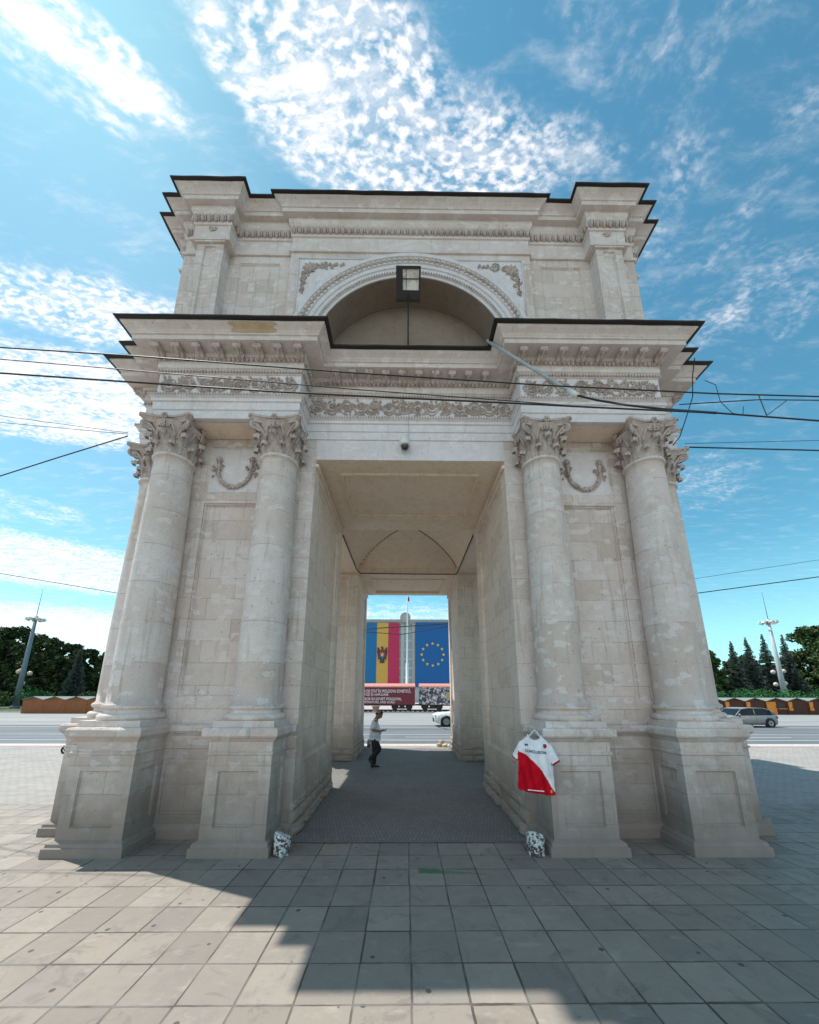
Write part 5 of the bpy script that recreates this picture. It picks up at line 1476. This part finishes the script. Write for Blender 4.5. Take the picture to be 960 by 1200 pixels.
for v in shirt.data.vertices:
    v.co.x += .006 * sin(v.co.z * 34 + v.co.y * 9); v.co.y += .005 * sin(v.co.z * 27 + v.co.x * 20)
Jt = {'t': ((-.01, 0, .91), (.10, .12)), 'w': ((-.015, 0, .86), (.122, .142)), 'p': ((-.02, 0, .79), (.13, .14)), 'hR': ((-.0, -.07, .70), .100), 'mR': ((.075, -.088, .59), .100), 'kR': ((.14, -.09, .50), .085), 'cR': ((.0, -.088, .36), .075), 'aR': ((-.11, -.085, .25), .066), 'bR': ((-.135, -.085, .22), .062),
      'hL': ((-.02, .08, .70), .118), 'mL': ((-.015, .086, .58), .100), 'kL': ((-.01, .085, .45), .084), 'cL': ((-.025, .083, .27), .076), 'aL': ((-.035, .08, .11), .070), 'bL': ((-.035, .08, .055), .066)}
skin('trousers', Jt, [('w', 't'), ('w', 'p'), ('p', 'hR'), ('hR', 'mR'), ('mR', 'kR'), ('kR', 'cR'), ('cR', 'aR'), ('aR', 'bR'), ('p', 'hL'), ('hL', 'mL'), ('mL', 'kL'), ('kL', 'cL'), ('cL', 'aL'), ('aL', 'bL')], M_TRO, man, 1)


def shoe(M):
    q = MB(); q.smooth = True; rings = []
    for x, w_, h in ((-.075, .022, .05), (-.07, .034, .075), (-.03, .037, .085), (.03, .038, .075), (.09, .045, .055), (.14, .044, .045), (.172, .032, .034), (.182, .012, .02)):
        rings.append([(x, w_ * cos(a), max(0, h * .5 + h * .5 * sin(a))) for a in [2 * pi * k / 12 for k in range(12)]])
    q.loft(rings, True, True, True); q.xf(M); q.build('shoe', M_SHO, man)


shoe(Matrix.Translation((-.045, .08, 0))); shoe(Matrix.Translation((-.145, -.085, .165)) @ Matrix.Rotation(radians(52), 4, 'Y'))
ph_ = MB(); ph_.box(-.075, .075, -.036, .036, -.004, .004); ph_.xf(Matrix.Translation((.905 - .665 + .035, -.02, 1.035)) @ Matrix.Rotation(radians(-22), 4, 'Y'))
o = ph_.build('mobile_phone', M_BLK, None, (-.875, 11.3, .008)); tag(o, 'dark mobile phone held by the walking man in the white t-shirt', 'phone')

# ================================================================== football shirt on a hanger
M_FW = mat('jersey_white', (.86, .88, .93), .8, spec=.2); M_FR = mat('jersey_red', (.62, .003, .018), .8, spec=.15); M_NAV = mat('navy_print', (.02, .03, .10), .6); M_RDK = mat('jersey_inner', (.40, .43, .50), .9)
TH = radians(32)
JM = Matrix.Translation((1.755, 5.215, 1.555)) @ Matrix.Rotation(-TH, 4, 'Z') @ Matrix.Rotation(radians(2.5), 4, 'Y')


def half_w(v):  # body half width at depth v below the collar
    if v < .035: return .085 + (v / .035) * .02
    if v < .105: return .105 + (v - .035) / .07 * .085
    if v < .25: return .19 + .022 * (v - .105) / .145
    return .212 + .022 * (v - .25) / .45


def inside(u, v):
    if v < 0 or v > .72 + .018 * cos(u * 6): return False
    nk_ = .085; 
    if v < .075 * sqrt(max(0, 1 - (u / nk_) ** 2)) if abs(u) < nk_ else False: return False
    au = abs(u)
    if au <= half_w(v): return True
    # sleeve: a slanted quad hanging from the shoulder
    Q_ = ((.165, .085), (.20, .103), (.31, .30), (.228, .362), (.19, .24))
    for k in range(5):
        (x0, y0), (x1, y1) = Q_[k], Q_[(k + 1) % 5]
        if (x1 - x0) * (v - y0) - (y1 - y0) * (au - x0) < 0: return False
    return True


def relief(u, v):
    f = .016 * sin(u * 26 + v * 5) * min(1, v * 3) + .012 * sin(u * 51 - v * 11 + 1) * min(1, v * 2) + .007 * sin((u + v) * 33)
    e_ = max(0, abs(u) - .20); return .040 * sqrt(max(0, 1 - (u / .40) ** 2)) + f - e_ * .10 + .02 * sin(v * 5)


q = MB(); q.smooth = True; st_ = .0065; G = {}; cells = set()
for i in range(-60, 60):
    for j in range(0, 118):
        u, v = (i + .5) * st_, (j + .5) * st_
        if inside(u, v): cells.add((i, j))


def vert(i, j, side):
    k_ = (i, j, side)
    if k_ not in G:
        u, v = i * st_, j * st_; r_ = relief(u, v)
        bd = any((i + a, j + c) not in cells for a in (-1, 0) for c in (-1, 0))
        y = -.018 - r_ if side == 0 else .012
        if bd: y = -.006 - r_ * .6 if side == 0 else .004 - r_ * .2
        G[k_] = len(q.v); q.v.append((u, y, -v))
    return G[k_]


def colour(u, v):
    cu = -.235 + .0 * v
    bnd = (.165, .185, .215, .25, .305, .35, .40, .46, .53, .60, .66, .70)
    # boundary v as a function of u: from the left armpit to the right hem
    t_ = (u + .195) / .425
    if abs(u) <= half_w(v) + .001 and t_ >= 0:
        vb = .225 + .12 * t_ ** .8 + .33 * t_ ** 2.4
        if v > vb: return 1
    elif abs(u) <= half_w(v) and v > .22: return 1
    if v > .695: return 1
    au = abs(u)
    if au > half_w(v) + .001 and (au - .228) * .603 + (v - .362) * .797 > -.020: return 1
    return 0


for (i, j) in sorted(cells):
    u, v = (i + .5) * st_, (j + .5) * st_; q.cur = colour(u, v)
    q.face((vert(i, j, 0), vert(i, j + 1, 0), vert(i + 1, j + 1, 0), vert(i + 1, j, 0)))
    q.cur = 2 if v < .12 else colour(u, v)
    q.face((vert(i, j, 1), vert(i + 1, j, 1), vert(i + 1, j + 1, 1), vert(i, j + 1, 1)))
    q.cur = colour(u, v)
    for (di, dj, a, c) in ((-1, 0, (0, 0), (0, 1)), (1, 0, (1, 1), (1, 0)), (0, -1, (1, 0), (0, 0)), (0, 1, (0, 1), (1, 1))):
        if (i + di, j + dj) not in cells: q.face((vert(i + a[0], j + a[1], 0), vert(i + a[0], j + a[1], 1), vert(i + c[0], j + c[1], 1), vert(i + c[0], j + c[1], 0)))
jersey = q.build('football_shirt', [M_FW, M_FR, M_RDK]); jersey.matrix_world = JM @ Matrix.Translation((0, 0, -.055))
tag(jersey, 'white and red football shirt hanging at the passage corner of the right inner pedestal', 'shirt')


def on_shirt(o, u0, v0, k_, rot=0):
    c, s_ = cos(rot), sin(rot)
    for v in o.data.vertices:
        x, y, z = v.co; X = u0 + k_[0] * (x * c - y * s_); Z = -v0 + k_[1] * (x * s_ + y * c)
        v.co = (X, -.0215 - relief(X, -Z) - z * .2, Z)


o = text_mesh('CONCLUSION', .05, M_NAV, 'lettering', jersey, None, .001, .0014); xs_ = [v.co.x for v in o.data.vertices]; k_ = .27 / (max(xs_) - min(xs_)); on_shirt(o, .015, .215, (k_, .95))
def flat(pts, m_, name, par=jersey, d=.0005):
    q = MB(); q.quad(*[(u, -.0225 - d - relief(u, v), -v) for u, v in pts]); q.f[-1] = q.f[-1][::-1]; return q.build(name, m_, par)
crest = flat([(.115, .10), (.165, .10), (.168, .135), (.14, .17), (.112, .135)], M_FW, 'crest', d=.001)
flat([(.12, .105), (.16, .105), (.12, .14)], M_NAV, 'crest_blue', crest, .002); flat([(.16, .107), (.163, .135), (.14, .165), (.118, .142)], M_FR, 'crest_red', crest, .002)
flat([(-.125, .135), (-.115, .118), (-.10, .133), (-.085, .118), (-.073, .138), (-.085, .152), (-.10, .143), (-.115, .154)], M_NAV, 'chest_mark')
flat([(-.09, .688), (.11, .680), (.11, .692), (-.09, .700)], M_FW, 'hem_print'); flat([(.19, .655), (.208, .655), (.208, .69), (.19, .69)], mat('gold_label', (.6, .45, .12), .6), 'hem_label')
q = MB(); q.tube([(.088 * cos(a), -.03 - relief(.088 * cos(a), .02) * .6, -.005 - .073 * abs(sin(a)) + .004) for a in [pi * k / 16 for k in range(17)]], .007, 6); q.build('collar', M_FW, jersey)
hg = empty('clothes_hanger', (0, 0, 0), 0, 'white plastic hanger hooked on the pedestal cap, holding the football shirt', 'hanger'); hg.matrix_world = JM
q = MB(); q.tube([(-.16, -.015, -.135), (-.12, -.015, -.110), (-.05, -.015, -.062), (-.025, -.012, -.02), (0, -.01, .0), (.025, -.012, -.02), (.05, -.015, -.062), (.12, -.015, -.110), (.16, -.015, -.135)], .011, 8); q.build('frame', M_WHP, hg)
q = MB(); q.tube([(0, -.01, -.005), (0, -.008, .02), (.004, .02, .035), (.006, .06, .034), (.006, .085, .020)], .006, 7); q.build('hook', M_GAL, hg)
